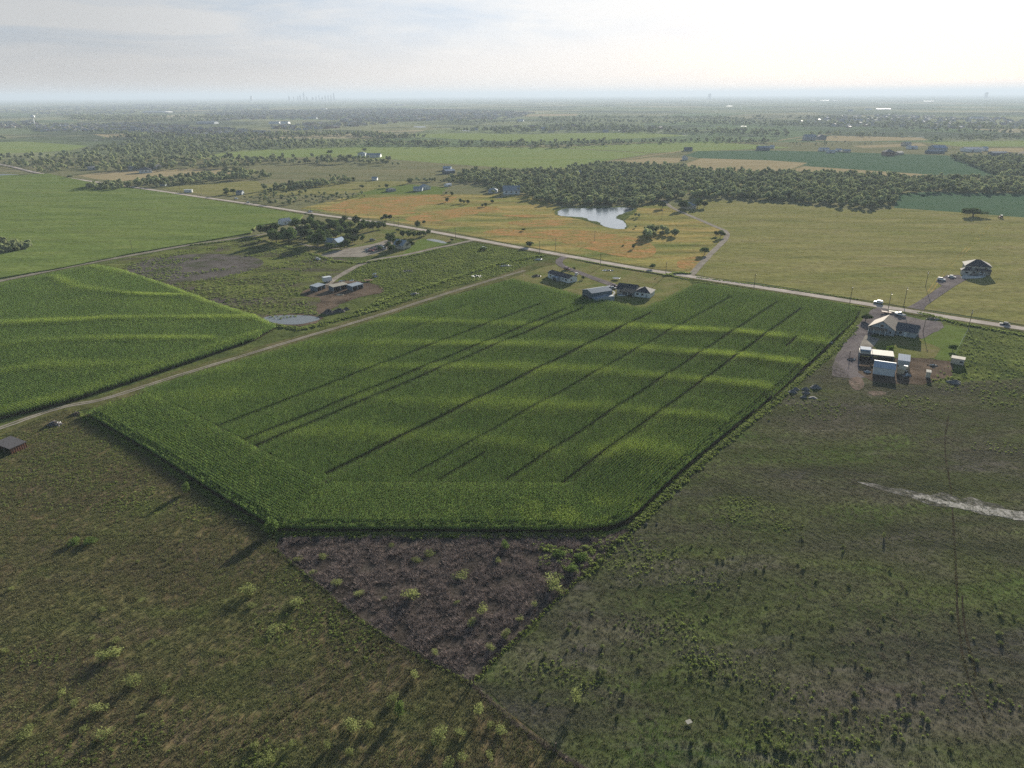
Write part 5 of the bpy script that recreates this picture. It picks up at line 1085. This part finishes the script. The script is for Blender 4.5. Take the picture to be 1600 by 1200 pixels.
for nm, poly, dens, L_ in [('pale', [(50, 200), (60, 196), (150, 194), (190, 200), (180, 205), (60, 206)], .0016, sl2), ('dark', [(150, 198), (180, 192), (250, 194), (330, 201), (400, 206), (440, 208), (400, 214), (300, 214), (215, 209), (160, 204)], .0016, slib),
    ('dark', [(320, 178), (400, 173), (600, 170), (720, 172), (840, 176), (800, 186), (640, 190), (540, 200), (440, 206), (420, 198), (560, 188), (420, 186), (330, 190)], .00055, slib), ('pale', [(700, 205), (800, 198), (980, 196), (1080, 202), (950, 207), (800, 207)], .00012, slib),
    ('mixed', [(1250, 190), (1300, 182), (1400, 180), (1500, 184), (1600, 186), (1600, 200), (1450, 202), (1300, 199)], .0003, sl2), ('mixed', [(0, 192), (50, 189), (60, 196), (0, 202)], .0008, slib), ('mixed', [(-50, 172), (200, 163), (420, 163), (420, 172), (120, 182)], .00008, sl2)]:
    p = scatter_in(gp(poly), dens, 5000)
    # streets: drop bands of houses
    q = (p @ np.array([math.cos(.6), math.sin(.6)])) % 90; p = p[q > 22]
    n = len(p); print('suburb', n)
    scatter('suburb', p, 0, .6+rng.integers(0, 2, n)*math.pi/2+rng.normal(0, .1, n), rng.uniform(.8, 1.2, n), L_, 'mass of %s roofed houses of a distant suburb' % nm)
    nt = int(n*1.1); i = rng.integers(0, n, nt); tp = p[i]+rng.normal(0, 22, (nt, 2))
    scatter('suburb_trees', tp, 0, rng.uniform(0, 6.28, nt), rng.uniform(.6, 1.2, nt), wood_lib, 'trees growing through a distant suburb')
# scattered woods beyond the fields
for poly, dens, sc_ in [([(0, 212), (60, 207), (160, 207), (300, 215), (480, 208), (560, 205), (620, 208), (560, 214), (400, 217), (200, 217), (100, 222), (40, 221), (0, 219)], .0030, 1.1), ([(550, 212), (600, 209), (660, 211), (665, 216), (600, 219), (560, 217)], .004, 1.1), ([(700, 204), (900, 196), (1100, 200), (1250, 204), (1230, 214), (1080, 210), (900, 206), (760, 210)], .0012, 1.2),
                        ([(60, 186), (150, 180), (300, 183), (420, 182), (330, 190), (160, 190)], .0012, 1.3), ([(700, 192), (900, 184), (1300, 184), (1500, 192), (1600, 196), (1600, 205), (1300, 204), (1000, 196)], .0007, 1.3), ([(1250, 213), (1350, 205), (1500, 207), (1600, 208), (1600, 214), (1500, 213), (1380, 214)], .0012, 1.1), ([(1230, 224), (1300, 222), (1371, 225), (1300, 228), (1240, 229)], .0015, .5)]:
    p = scatter_in(gp(poly), dens, 16000); p = p[lowfreq(p, .006, 21) > -.15]; n = len(p); print('farwood', n)
    scatter('woodland', p, 0, rng.uniform(0, 6.28, n), rng.uniform(.8, 1.5, n)*sc_, wood_lib, 'distant bluish woods beyond the fields')

# ---------------------------------------------------------------- vehicles
def car_parts(root, L_, W_, Hh, paint, kind='sedan'):
    """lofted body, glasshouse, wheels with rims, lamps"""
    prof = {'sedan': [(-.5, .28, .62), (-.48, .22, .68), (-.25, .2, .72), (.18, .2, .72), (.47, .2, .6), (.5, .3, .5)], 'suv': [(-.5, .3, .85), (-.48, .25, .9), (-.2, .22, .92), (.2, .22, .9), (.46, .22, .8), (.5, .32, .6)], 'pickup': [(-.5, .35, .85), (-.49, .3, .88), (-.1, .28, .9), (.15, .28, .92), (.46, .28, .86), (.5, .36, .65)]}[kind]
    b = MB(); rings = []
    for x, z0, z1 in prof:
        hw = W_/2*(1 if abs(x) < .47 else .88); base = len(b.v)
        for y, z in ((-hw, z0), (-hw*1.0, (z0+z1)/2), (-hw*.9, z1), (hw*.9, z1), (hw, (z0+z1)/2), (hw, z0)): b.v.append((x*L_, y, z*Hh/1.5*1.0+.0))
        rings.append(base)
    for a, c in zip(rings, rings[1:]):
        for k in range(6): b.f.append((a+k, a+(k+1) % 6, c+(k+1) % 6, c+k)); b.mi.append(0)
    b.f.append(tuple(rings[0]+k for k in range(6))); b.f.append(tuple(rings[-1]+k for k in reversed(range(6)))); b.mi += [0, 0]
    if kind == 'pickup': b.box(-L_*.48, -L_*.12, -W_*.38, W_*.38, .9*Hh/1.5-.02, .9*Hh/1.5+.04, 1)
    b.build('body', [paint, 'glass_dark'], root)
    c0, c1, zt = {'sedan': (-.36, .2, 1.45), 'suv': (-.47, .2, 1.75), 'pickup': (-.12, .2, 1.75)}[kind]; zb = .68 if kind == 'sedan' else .88
    g = MB(); zb *= Hh/1.5; zt = Hh; i0, i1 = c0+.08, c1-.09; hw = W_*.44; ht = W_*.36
    P = [(c0*L_, -hw, zb), (c1*L_, -hw, zb), (c1*L_, hw, zb), (c0*L_, hw, zb), (i0*L_, -ht, zt-.06), (i1*L_, -ht, zt-.06), (i1*L_, ht, zt-.06), (i0*L_, ht, zt-.06)]
    for q in ((0, 1, 5, 4), (1, 2, 6, 5), (2, 3, 7, 6), (3, 0, 4, 7)): g.face([P[i] for i in q])
    g.build('windows', 'glass_dark', root)
    MB().box(i0*L_-.03, i1*L_+.03, -ht-.03, ht+.03, zt-.06, zt).build('roof_panel', paint, root)
    for sx in (-.31, .31):
        for sy in (-1, 1):
            w = MB().tube([(sx*L_, sy*(W_/2-.2), .34), (sx*L_, sy*(W_/2+.01), .34)], .34, 12).build('wheel', 'rubber', root)
            MB().tube([(sx*L_, sy*(W_/2-.0), .34), (sx*L_, sy*(W_/2+.03), .34)], .2, 8).build('rim', 'grey_metal', w)
    for sy in (-1, 1):
        MB().box(L_*.497-.05, L_*.497+.03, sy*W_*.34-.14, sy*W_*.34+.14, .52*Hh/1.5, .6*Hh/1.5).build('headlight', 'white_paint', root)
        MB().box(-L_*.5-.02, -L_*.5+.05, sy*W_*.36-.1, sy*W_*.36+.1, .55*Hh/1.5, .66*Hh/1.5).build('tail_light', 'red_paint', root)
def vehicle(px, py, ang, kind, paint, label, cat='car', name='parked_car', z=.24):
    p = at(px, py); o = empty(name, (p[0], p[1], z), ang, label, cat)
    L_, W_, Hh = {'sedan': (4.6, 1.8, 1.45), 'suv': (4.9, 1.95, 1.8), 'pickup': (5.8, 2.0, 1.9)}[kind]
    car_parts(o, L_, W_, Hh, paint, kind); return o
ra = gp([(1290, 465), (1400, 483)]); RA = math.atan2(*(ra[1]-ra[0])[::-1])
vehicle(1372, 474.5, RA+math.pi, 'suv', 'car_silver', 'silver car driving on the county road above the farmhouse', name='car')
ra = gp([(1500, 500), (1600, 514)]); RB = math.atan2(*(ra[1]-ra[0])[::-1])
vehicle(1569.5, 508, RB+math.pi, 'sedan', 'car_dark', 'dark car with glinting roof on the county road at the right edge', name='car')
vehicle(1406, 493.5, R(115), 'pickup', 'car_white', 'white pickup parked behind the farmhouse', 'pickup', 'pickup_truck')
vehicle(1470.5, 438.5, RA, 'suv', 'car_white', 'white van parked nose left beside the gravel drive of the stone house', 'van', 'van')
vehicle(1487, 434, RA+.15, 'sedan', 'car_white', 'white car nearer the stone house on the gravel', 'car')
vehicle(1535, 429.5, R(-15), 'suv', 'car_silver', 'pale car parked on the concrete apron', 'car', z=.29)
vehicle(1521, 431, R(-5), 'sedan', 'car_dark', 'dark low car on the middle of the concrete apron', 'car', z=.29)
vehicle(901, 430, R(70), 'sedan', 'car_white', 'white car at the right end of the long white home', 'car')
vehicle(886, 422, R(-45), 'suv', 'car_maroon', 'dark maroon car behind the long white home', 'car')
vehicle(952, 452, R(20), 'suv', 'car_white', 'white car parked between the workshop and the dark-roofed house', 'car')
vehicle(960, 448, R(-30), 'sedan', 'car_maroon', 'maroon car parked left of the dark-roofed house', 'car')
vehicle(957.5, 451.5, R(0), 'sedan', 'car_silver', 'silver car squeezed beside the white car by the dark-roofed house', 'car')
vehicle(582, 376.5, R(10), 'suv', 'car_dark', 'dark car parked on grass between the two tree groups', 'car')
vehicle(497, 406, R(-30), 'sedan', 'car_white', 'old white car in the weeds below the grove', 'car')
vehicle(736+20, 388.5, R(0), 'sedan', 'car_silver', 'grey car half hidden by the dark bushy tree in the weeds', 'car')
vehicle(369.5, 311.5, R(-30), 'suv', 'car_white', 'white car on the turnout beside the paved road', 'car', 'car', z=.3)
vehicle(388, 317.5, R(-32), 'sedan', 'car_silver', 'pale car travelling on the paved road near the scrub', 'car', 'car', z=.3)
vehicle(485, 332, R(-30), 'suv', 'car_silver', 'pale van on the paved road above the grove', 'car', 'car', z=.3)
vehicle(1414, 579, R(60), 'pickup', 'car_white', 'white pickup half under the tan canopy by the barn', 'pickup', 'pickup_truck')
for x, y, a, pt, lb in [(575, 392, 20, 'car_silver', 'pale junk car at the left end of the rusty row'), (580, 393, 10, 'red_paint', 'rusty red junk car left in the row by the gravel yard'), (586, 391, 5, 'red_paint', 'rusty red junk car in the middle of the row by the gravel yard'), (592, 390, 0, 'rust', 'brown junk car right in the row by the gravel yard'), (601, 389, -10, 'car_white', 'white junk car under the trees by the gravel yard'), (597, 386.5, -20, 'car_silver', 'silver junk car behind the rusty row')]:
    vehicle(x, y, R(a), 'sedan', pt, lb)
# flatbed trailer and old equipment by the farmhouse
def flatbed(px, py, ang, label, mat='cream_paint', L_=6):
    p = at(px, py); o = empty('flatbed_trailer', (p[0], p[1], .24), ang, label, 'trailer')
    MB().box(-L_/2, L_/2, -1.1, 1.1, .7, .85).build('deck', mat, o)
    for sx in (-.4, .5):
        for sy in (-1, 1): MB().tube([(sx, sy*1.1, .35), (sx, sy*1.3, .35)], .35, 10).build('wheel', 'rubber', o)
    MB().tube([(L_/2, -.6, .75), (L_/2+1.3, 0, .6), (L_/2, .6, .75)], .06, 5).build('drawbar', 'grey_metal', o)
    MB().box(-L_/2, -L_/2+.1, -1.1, 1.1, .86, 1.5).build('headboard', mat, o)
flatbed(1396.5, 489.5, RA, 'cream flatbed trailer beside the white pickup')
flatbed(1384, 490, RA+.1, 'dark loaded flatbed trailer left of the cream trailer', 'rust', 5)
flatbed(576, 440, R(10), 'rusty farm trailer right of the low sheds', 'rust', 5)
# tractor at the far right field corner
p = at(1563, 341); o = empty('tractor', (p[0], p[1], .2), R(200), 'small red-brown tractor at the corner of the far right field', 'tractor')
MB().box(-.2, 2.2, -.45, .45, .9, 1.7).build('hood', 'red_paint', o); MB().box(-1.4, -.2, -.7, .7, 1.0, 1.5).build('chassis', 'red_paint', o)
MB().box(-1.5, -.1, -.75, .75, 1.5, 2.6).build('cab', 'glass_dark', o); MB().box(-1.7, .0, -.9, .9, 2.6, 2.75).build('cab_roof', 'white_paint', o)
for sx, rr in ((-.9, .85), (1.7, .5)):
    for sy in (-1, 1): MB().tube([(sx, sy*.75, rr), (sx, sy*1.15, rr)], rr, 14).build('wheel', 'rubber', o)

# ---------------------------------------------------------------- utility poles
def pole(px, py, hm, label, ang, lamp=False, tr=False):
    p = at(px, py); o = empty('utility_pole', (p[0], p[1], .1), ang, label, 'utility pole', 'utility poles along the roads')
    MB().tube([(0, 0, 0), (0, 0, hm)], [.17, .12], 8).build('pole', 'wood_pole', o)
    MB().box(-1.2, 1.2, -.16, -.04, hm-.75, hm-.6).build('crossarm', 'wood_pole', o)
    for x in (-1.05, 0, 1.05): MB().tube([(x, -.1, hm-.6), (x, -.1, hm-.38)], .06, 6).build('insulator', 'grey_metal', o)
    if tr: MB().tube([(.3, 0, hm-2.3), (.3, 0, hm-1.4)], .26, 8).build('transformer', 'grey_metal', o)
    if lamp:
        a = MB().tube([(0, 0, hm-1.6), (.6, -.1, hm-1.3), (1.1, -.15, hm-1.35)], .04, 5).build('lamp_arm', 'grey_metal', o); MB().box(1.0, 1.4, -.28, -.02, hm-1.45, hm-1.32).build('lamp_head', 'white_paint', a)
PO = [(712, 374, 9.5, 'above the driveway fork by the small pond'), (843, 397, 9.5, 'on the near verge left of the white home'), (868, 391.5, 9.5, 'on the far verge by the white home'), (938, 417.5, 9.5, 'by the ditch above the workshop'), (1040, 431, 9.0, 'beside the driveway turn'), (1177.5, 453, 9.8, 'at the edge of the corn left of centre road'), (1327.5, 475, 9.8, 'at the corn corner near the farmhouse'), (1387, 487, 10.5, 'behind the farmhouse roof'), (1412, 478, 10.5, 'across the road from the farmhouse'), (1446, 448, 9.8, 'standing by the gravel drive of the stone house'), (1513, 513, 9.6, 'at the corner of the paddock'), (1442, 520, 7.5, 'on the gravel right of the farmhouse wing'),
      (207.5, 395.5, 9.8, 'in the green crop beside the gravel lane'), (282, 301, 9, 'left of the white box trailer'), (315, 304, 9, 'right of the white box trailer'), (385, 315, 9, 'by the turnout on the paved road'), (486, 335, 9, 'above the grove by the paved road'), (541, 341, 9, 'on the meadow side of the paved road'), (576, 350, 9, 'behind the grove on the road'), (616, 355, 9, 'near the roadside oak'), (623, 353, 8, 'close to the upright roadside tree'), (929, 377, 8.5, 'in the orange meadow'), (1034, 342, 8.5, 'in the meadow left of the top driveway'), (800, 400, .1, 'x'), (572, 291, 9, 'behind the bright lawn'), (626, 286, 9, 'left of the wide dark tree'), (484, 296, 9, 'in front of the middle hedge'), (976, 317, 8, 'x'), (1345, 446, .1, 'x')]
for x, y, h, wh in PO:
    if wh == 'x': continue
    pole(x, y, h, 'wooden utility pole '+wh, RA+math.pi/2*(1 if x > 700 else 1), lamp=(x in (1387, 1412)), tr=(x in (1446, 1513)))

# ---------------------------------------------------------------- fences
def fence(px, step, h, label, nm='fence', pr=.05, wires=4, mat='wood_pole', every=None):
    P_ = gp(px); dd = densify(P_, step, 0, False); n = min(len(dd), 96); dd = dd[np.linspace(0, len(dd)-1, n).astype(int)]
    o = empty(nm, (P_[0][0], P_[0][1], .1), 0, label, 'fence'); x0, y0 = P_[0]
    pm = MB().tube([(0, 0, 0), (0, 0, h)], [pr, pr*.8], 6).mesh('post', mat)
    for i, q in enumerate(dd):
        c = link(bpy.data.objects.new('post', pm), o); c.location = (q[0]-x0, q[1]-y0, 0); c.rotation_euler = (rng.normal(0, .04), rng.normal(0, .04), 0)
        if every and i % every == 0: c.scale = (2.2, 2.2, 1.25)
    w = MB()
    for k in range(wires):
        z = h*(.25+.7*k/max(1, wires-1)); w.tube([(q[0]-x0, q[1]-y0, z) for q in dd], .012, 3)
    w.build('wire', 'wire_steel', o); return o
fence([CV, (860, 946), CR], 3.2, 1.35, 'post and wire fence between the dry plot and the right pasture', every=6)
fence([CR, (1045, 772), (1108, 712), (1185, 651), (1245, 598), (1300, 551), (1338, 512)], 3.5, 1.35, 'overgrown wire fence along the right side of the corn', every=8)
fence([CL, (560, 968), (640, 1020), CV], 3.0, 1.35, 'post and wire fence on the left side of the dry plot', every=6)
fence([CV, (760, 1090), (800, 1128), (850, 1165), (900, 1195), (1000, 1262)], 3.0, 1.35, 'post and wire fence running down out of the bottom of the view', every=5)
fence([(1325, 560), (1335, 560), (1346, 560)], 2, 1.4, 'short rail fence at the gate of the barn yard', wires=3)
fence([(1327, 565), (1380, 548+4), (1440, 560), (1484, 563)], 4, 1.3, 'wire fence between lawn and barn yard')
fence([(1513, 515), (1505, 530), (1492, 556), (1484, 562)], 3, 1.4, 'pale board fence between lawn and paddock', mat='white_paint', wires=3)
fence([(1505, 572), (1530, 571), (1600, 583), (1680, 597)], 4, 1.3, 'overgrown wire fence crossing the paddock at the right edge')
fence([(300, 384), (400, 374), (470, 393), (520, 409), (560, 413), (640, 402)], 5, 1.2, 'weedy wire fence below the homestead')
for (x, y, h, lb) in [(740, 1070, 2.6, 'thick dark corner post where the three fences meet'), (753, 1093, 2.1, 'brace post just below the fence corner'), (868, 1176, 2.2, 'dark gate post on the fence near the bottom edge'), (1168, 866, 6.5, 'lone tall thin pole in the right pasture'), (944, 876, 2.2, 'dark fence brace post beside the green clump'), (1327, 560, 3.5, 'tall dark post at the gate by the farmhouse drive')]:
    p = at(x, y); o = empty('fence_post', (p[0], p[1], .1), 0, lb, 'post')
    MB().tube([(0, 0, 0), (0, 0, h)], [.13 if h < 5 else .08, .11 if h < 5 else .06], 8).build('post', 'wood_pole', o); MB().box(-.16 if h < 5 else -.1, .16 if h < 5 else .1, -.16 if h < 5 else -.1, .16 if h < 5 else .1, h-.02, h+.05).build('cap', 'wood_pole', o)

# ---------------------------------------------------------------- mounds, debris, odds and ends
def mound(px, py, wpx, h, mat, label, seed, name='gravel_mound', asp=1.0, cat='mound'):
    r = np.random.default_rng(seed); p = at(px, py); w = float(mpp(px, py))*wpx/2; mb = MB(); N, K = 28, 9
    mb.v.append((0, 0, h))
    ph = r.uniform(0, 6.28, 6)
    for j in range(1, K+1):
        for i in range(N):
            a = 2*math.pi*i/N; t_ = j/K; q = 1+.16*math.sin(3*a+ph[0])+.10*math.sin(5*a+ph[1])
            z = h*(1-t_**1.4)*(1+.22*math.sin(4*a+ph[2]+t_*4))+r.normal(0, .05*h)*(1-t_); mb.v.append((math.cos(a)*w*t_*q, math.sin(a)*w*t_*q*asp, max(-.1, z) if j < K else -.15))
    for i in range(N): mb.f.append((0, 1+i, 1+(i+1) % N)); mb.mi.append(0)
    for j in range(K-1):
        for i in range(N): a, b = 1+j*N, 1+(j+1)*N; mb.f.append((a+i, b+i, b+(i+1) % N, a+(i+1) % N)); mb.mi.append(0)
    o = mb.build(name, mat); o.location = (p[0], p[1], .15); o.rotation_euler = (0, 0, r.uniform(-.3, .3)); tag(o, label, cat); return o
for i, (x, y, w, h, lb) in enumerate([(1238, 613, 15, .9, 'left-hand grey gravel heap of the cluster by the corn fence'), (1243, 609, 12, .9, 'grey gravel heap at the upper left of the cluster'), (1259, 609, 13, 1.0, 'grey gravel heap in the middle of the upper row'), (1259, 615, 13, .9, 'grassy gravel heap in the middle of the cluster'), (1274, 606, 18, 1.2, 'largest grey gravel heap at the upper right of the cluster'), (1256, 621, 12, .8, 'lowest grey gravel heap of the cluster'), (1491, 598, 22, 1.1, 'grey gravel heap alone in the right paddock'), (1270, 622, 14, .3, 'flat spread of gravel at the lower right of the cluster')]):
    mound(x, y, w, h, 'mound_gravel', lb, 300+i, asp=.8)
mound(514, 490, 20, 2.2, 'mound_soil', 'dark spoil heap at the right end of the little pond', 320, 'soil_heap', .55)
mound(530, 487, 22, 1.7, 'mound_soil', 'lower dark spoil ridge joined to the heap by the pond', 321, 'soil_heap', .5)
mound(541, 484, 11, 1.3, 'mound_soil', 'small dark spoil heap at the right end of the ridge', 322, 'soil_heap', .6)
def pile(px, py, wpx, hm, mats, n, label, seed, name='brush_pile', s=.25, cat='pile'):
    """heap of crossing sticks or boards"""
    r = random.Random(seed); p = at(px, py); w = float(mpp(px, py))*wpx/2; mb = MB()
    for i in range(n):
        a = r.uniform(0, 6.28); d = w*r.random()**.7; c = Vector((math.cos(a)*d, math.sin(a)*d*.6, hm*(1-d/w)*r.random()+.1)); b = r.uniform(0, 6.28); l = r.uniform(.5, 1.6)
        v_ = Vector((math.cos(b), math.sin(b), r.uniform(-.25, .35)))*l; mb.tube([tuple(c-v_*.5), tuple(c+v_*.5)], s*r.uniform(.15, .5), 4, r.randrange(len(mats)))
    o = mb.build(name, mats); o.location = (p[0], p[1], .12); tag(o, label, cat)
pile(86, 664, 22, 1.6, ['dry_stem', 'bark', 'grey_metal'], 260, 'grey heap of dead branches near the gravel track', 1)
pile(120, 648, 14, 1.4, ['dry_stem', 'bark'], 90, 'twisted dead branches at the corner of the corn fence', 2)
pile(638, 424, 22, .7, ['wood_pole', 'dry_stem', 'cream_paint'], 120, 'scatter of old boards in the green weeds', 3, 'board_pile', .3)
pile(587, 433, 9, 1.2, ['slate_paint', 'white_paint', 'rust'], 60, 'dark scrap heap in the weeds right of the sheds', 4, 'scrap_pile', .5)
pile(648, 460, 12, .9, ['white_paint', 'grey_metal', 'dry_stem'], 70, 'pale rubble in the brushy strip by the gravel track', 5, 'scrap_pile', .4)
pile(790, 416, 20, .8, ['grey_metal', 'white_paint', 'dry_stem'], 120, 'long pale debris line beside the left side of the white home lot', 6, 'scrap_pile', .3)
pile(745, 432, 22, .6, ['grey_metal', 'dry_stem'], 110, 'grey debris strewn along the middle lot edge', 7, 'scrap_pile', .3)
pile(842, 406, 14, .8, ['grey_metal', 'white_paint'], 80, 'pale debris near the road end of the middle lot', 8, 'scrap_pile', .35)
pile(838, 432, 14, 1.4, ['grey_metal', 'dry_stem', 'bark'], 110, 'grey brush heap left of the long white home', 9)
pile(1331, 562, 12, .9, ['white_paint', 'grey_metal', 'rust'], 70, 'pale junk left of the long open sheds', 10, 'scrap_pile', .4)
pile(1416, 587, 14, .9, ['white_paint', 'slate_paint', 'rust'], 80, 'mixed junk right of the tan canopy', 11, 'scrap_pile', .5)
pile(1355, 582, 10, .8, ['white_paint', 'grey_metal'], 50, 'pale junk at the left corner of the white barn', 12, 'scrap_pile', .4)
pile(1458, 499, 20, .9, ['cream_paint', 'bark', 'grey_metal'], 110, 'debris heap in the roadside weeds right of the pickup', 13, 'scrap_pile', .3)
pile(1457, 572, 12, .8, ['white_paint', 'bark'], 60, 'small junk heap right of the pale blue-roofed shed', 14, 'scrap_pile', .3)
pile(950, 423, 18, .4, ['grey_metal', 'white_paint', 'slate_paint'], 60, 'scattered materials on the grass above the workshop', 15, 'scrap_pile', .35)
pile(945, 465, 14, .7, ['tan_cloth', 'white_paint', 'rust'], 60, 'colourful garden clutter at the end of the white path', 16, 'scrap_pile', .3)
pile(1297, 536, 7, .9, ['white_paint', 'bark'], 40, 'pale junk against the corn fence by the gravel yard', 17, 'scrap_pile', .3)
# white square board lying in the pasture
p = at(1076, 1130); o = MB().box(-.55, .55, -.42, .42, 0, .1).build('white_panel', 'cream_paint'); o.location = (p[0], p[1], .35); o.rotation_euler = (R(4), R(-3), .4); tag(o, 'white square panel lying alone in the lower right pasture', 'panel')
for x, y, s_, lb in [(1009, 820, .8, 'small grey rock beside the right fence near the corn corner'), (1026, 820, .6, 'small pale stone just right of the fence')]:
    p = at(x, y); o = MB().tube([(0, 0, 0), (.1, 0, s_*.4), (0, .1, s_*.6)], [s_*.7, s_*.6, s_*.2], 7).build('rock', 'caliche'); o.location = (p[0], p[1], .1); tag(o, lb, 'rock')
# round swimming pool and white path by the dark-roofed house, trampoline in the yard
strip('path', [(946, 468), (952, 465), (958, 461), (961, 457), (957, 455)], 1.1, .21, 'concrete')
p = at(972, 462); o = empty('garden_pool', (p[0], p[1], .2), 0, 'low white-rimmed oval garden pool in the shade of the dark-roofed house', 'pool')
rm = MB(); N = 28
for i in range(N):
    a, b = 2*math.pi*i/N, 2*math.pi*(i+1)/N
    P_ = lambda t_, r_: (math.cos(t_)*2.6*r_, math.sin(t_)*1.6*r_)
    for z0_, z1_, r0, r1 in ((0, .5, 1, 1), (.5, .5, 1, .88), (.5, .3, .88, .88)): rm.face([(*P_(a, r0), z0_), (*P_(b, r0), z0_), (*P_(b, r1), z1_), (*P_(a, r1), z1_)])
rm.build('rim', 'white_paint', o); wt = MB(); wt.face([(math.cos(2*math.pi*i/N)*2.6*.88, math.sin(2*math.pi*i/N)*1.6*.88, .4) for i in range(N)]); wt.build('water_surface', 'blue_paint', o)
p = at(963, 437); o = empty('trampoline', (p[0], p[1], .2), 0, 'dark round trampoline on the lawn above the dark-roofed house', 'trampoline')
tp = MB(); tp.face([(math.cos(2*math.pi*i/24)*2.3, math.sin(2*math.pi*i/24)*2.3, .85) for i in range(24)]); tp.build('mat', 'car_dark', o)
MB().tube([(math.cos(2*math.pi*i/24)*2.35, math.sin(2*math.pi*i/24)*2.35, .85) for i in range(25)], .07, 5).build('frame', 'grey_metal', o)
for i in range(5): MB().tube([(math.cos(1.26*i)*2.3, math.sin(1.26*i)*2.3, 0), (math.cos(1.26*i)*2.3, math.sin(1.26*i)*2.3, .83)], .04, 5).build('leg', 'grey_metal', o)
# hay bales and yard animals' straw
p = at(530, 461); o = mound(531, 461, 14, .35, 'tan_cloth', 'low tan straw heap in front of the middle low shed', 400, 'straw_heap', .5, 'straw')
# cattle by the low sheds
def cow(px, py, ang, mat, label):
    p = at(px, py); me = bpy.data.meshes.new('cow'); V = [(0, 0, 1.15), (.75, 0, 1.2), (-.75, 0, 1.2), (1.15, 0, 1.4), (1.5, 0, 1.25), (1.75, 0, 1.0)]
    E = [(0, 1), (0, 2), (1, 3), (3, 4), (4, 5)]; Rr = [.42, .38, .38, .22, .17, .11]
    for sx, b in ((.7, 1), (-.7, 2)):
        for sy in (-1, 1):
            n = len(V); V += [(sx, sy*.22, .95), (sx+(.05 if sx > 0 else -.12), sy*.22, .5), (sx, sy*.22, .03)]; E += [(b, n), (n, n+1), (n+1, n+2)]; Rr += [.17, .09, .07]
    n = len(V); V += [(-1.12, 0, 1.15), (-1.2, 0, .55)]; E += [(2, n), (n, n+1)]; Rr += [.06, .03]
    n = len(V); V += [(1.42, .24, 1.38), (1.42, -.24, 1.38)]; E += [(4, n), (4, n+1)]; Rr += [.05, .05]
    me.from_pydata(V, E, []); o = link(bpy.data.objects.new('cow', me)); me.materials.append(MATS[mat])
    md = o.modifiers.new('skin', 'SKIN'); sk = me.skin_vertices[0].data if me.skin_vertices else None
    if sk is None:
        bm = bmesh.new(); bm.from_mesh(me); bm.verts.layers.skin.verify(); bm.to_mesh(me); bm.free(); sk = me.skin_vertices[0].data
    for i, q in enumerate(Rr): sk[i].radius = (q*.75 if i < 3 else q, q)
    sk[0].use_root = True; o.modifiers.new('sub', 'SUBSURF').levels = 1; o.modifiers['sub'].render_levels = 1
    o.location = (p[0], p[1], .2); o.rotation_euler = (0, 0, ang); tag(o, label, 'cow')
for x, y, a, mt, lb in [(532, 442.5, .4, 'white_paint', 'pale cow left of the pair right of the box trailer'), (537, 442, 2.8, 'cream_paint', 'cream cow standing right of the pale cow'), (549, 441.5, .1, 'white_paint', 'white cow between the trailer and the scrap heap'), (585, 431, .5, 'white_paint', 'white cow in the weeds by the dark scrap heap')]: cow(x, y, a, mt, lb)

# ---------------------------------------------------------------- air: one closed box of thin haze
bm = bmesh.new(); bmesh.ops.create_cube(bm, size=1)
HZ_TOP = 215.0
bmesh.ops.scale(bm, vec=(90000, 90000, HZ_TOP+1), verts=bm.verts); bmesh.ops.translate(bm, vec=(0, 0, (HZ_TOP-1)/2), verts=bm.verts)
me = bpy.data.meshes.new('haze'); bm.to_mesh(me); bm.free()
hm = bpy.data.materials.new('haze'); hm.use_nodes = True; hn = hm.node_tree.nodes; hn.clear()
ho = hn.new('ShaderNodeOutputMaterial'); hv = hn.new('ShaderNodeVolumePrincipled'); hv.inputs['Density'].default_value = 9e-5
hv.inputs['Color'].default_value = (.47, .55, .67, 1); hv.inputs['Anisotropy'].default_value = .1
hm.node_tree.links.new(hv.outputs[0], ho.inputs['Volume']); me.materials.append(hm)
tag(link(bpy.data.objects.new('haze', me)), 'thin summer haze over the countryside', kind='stuff')
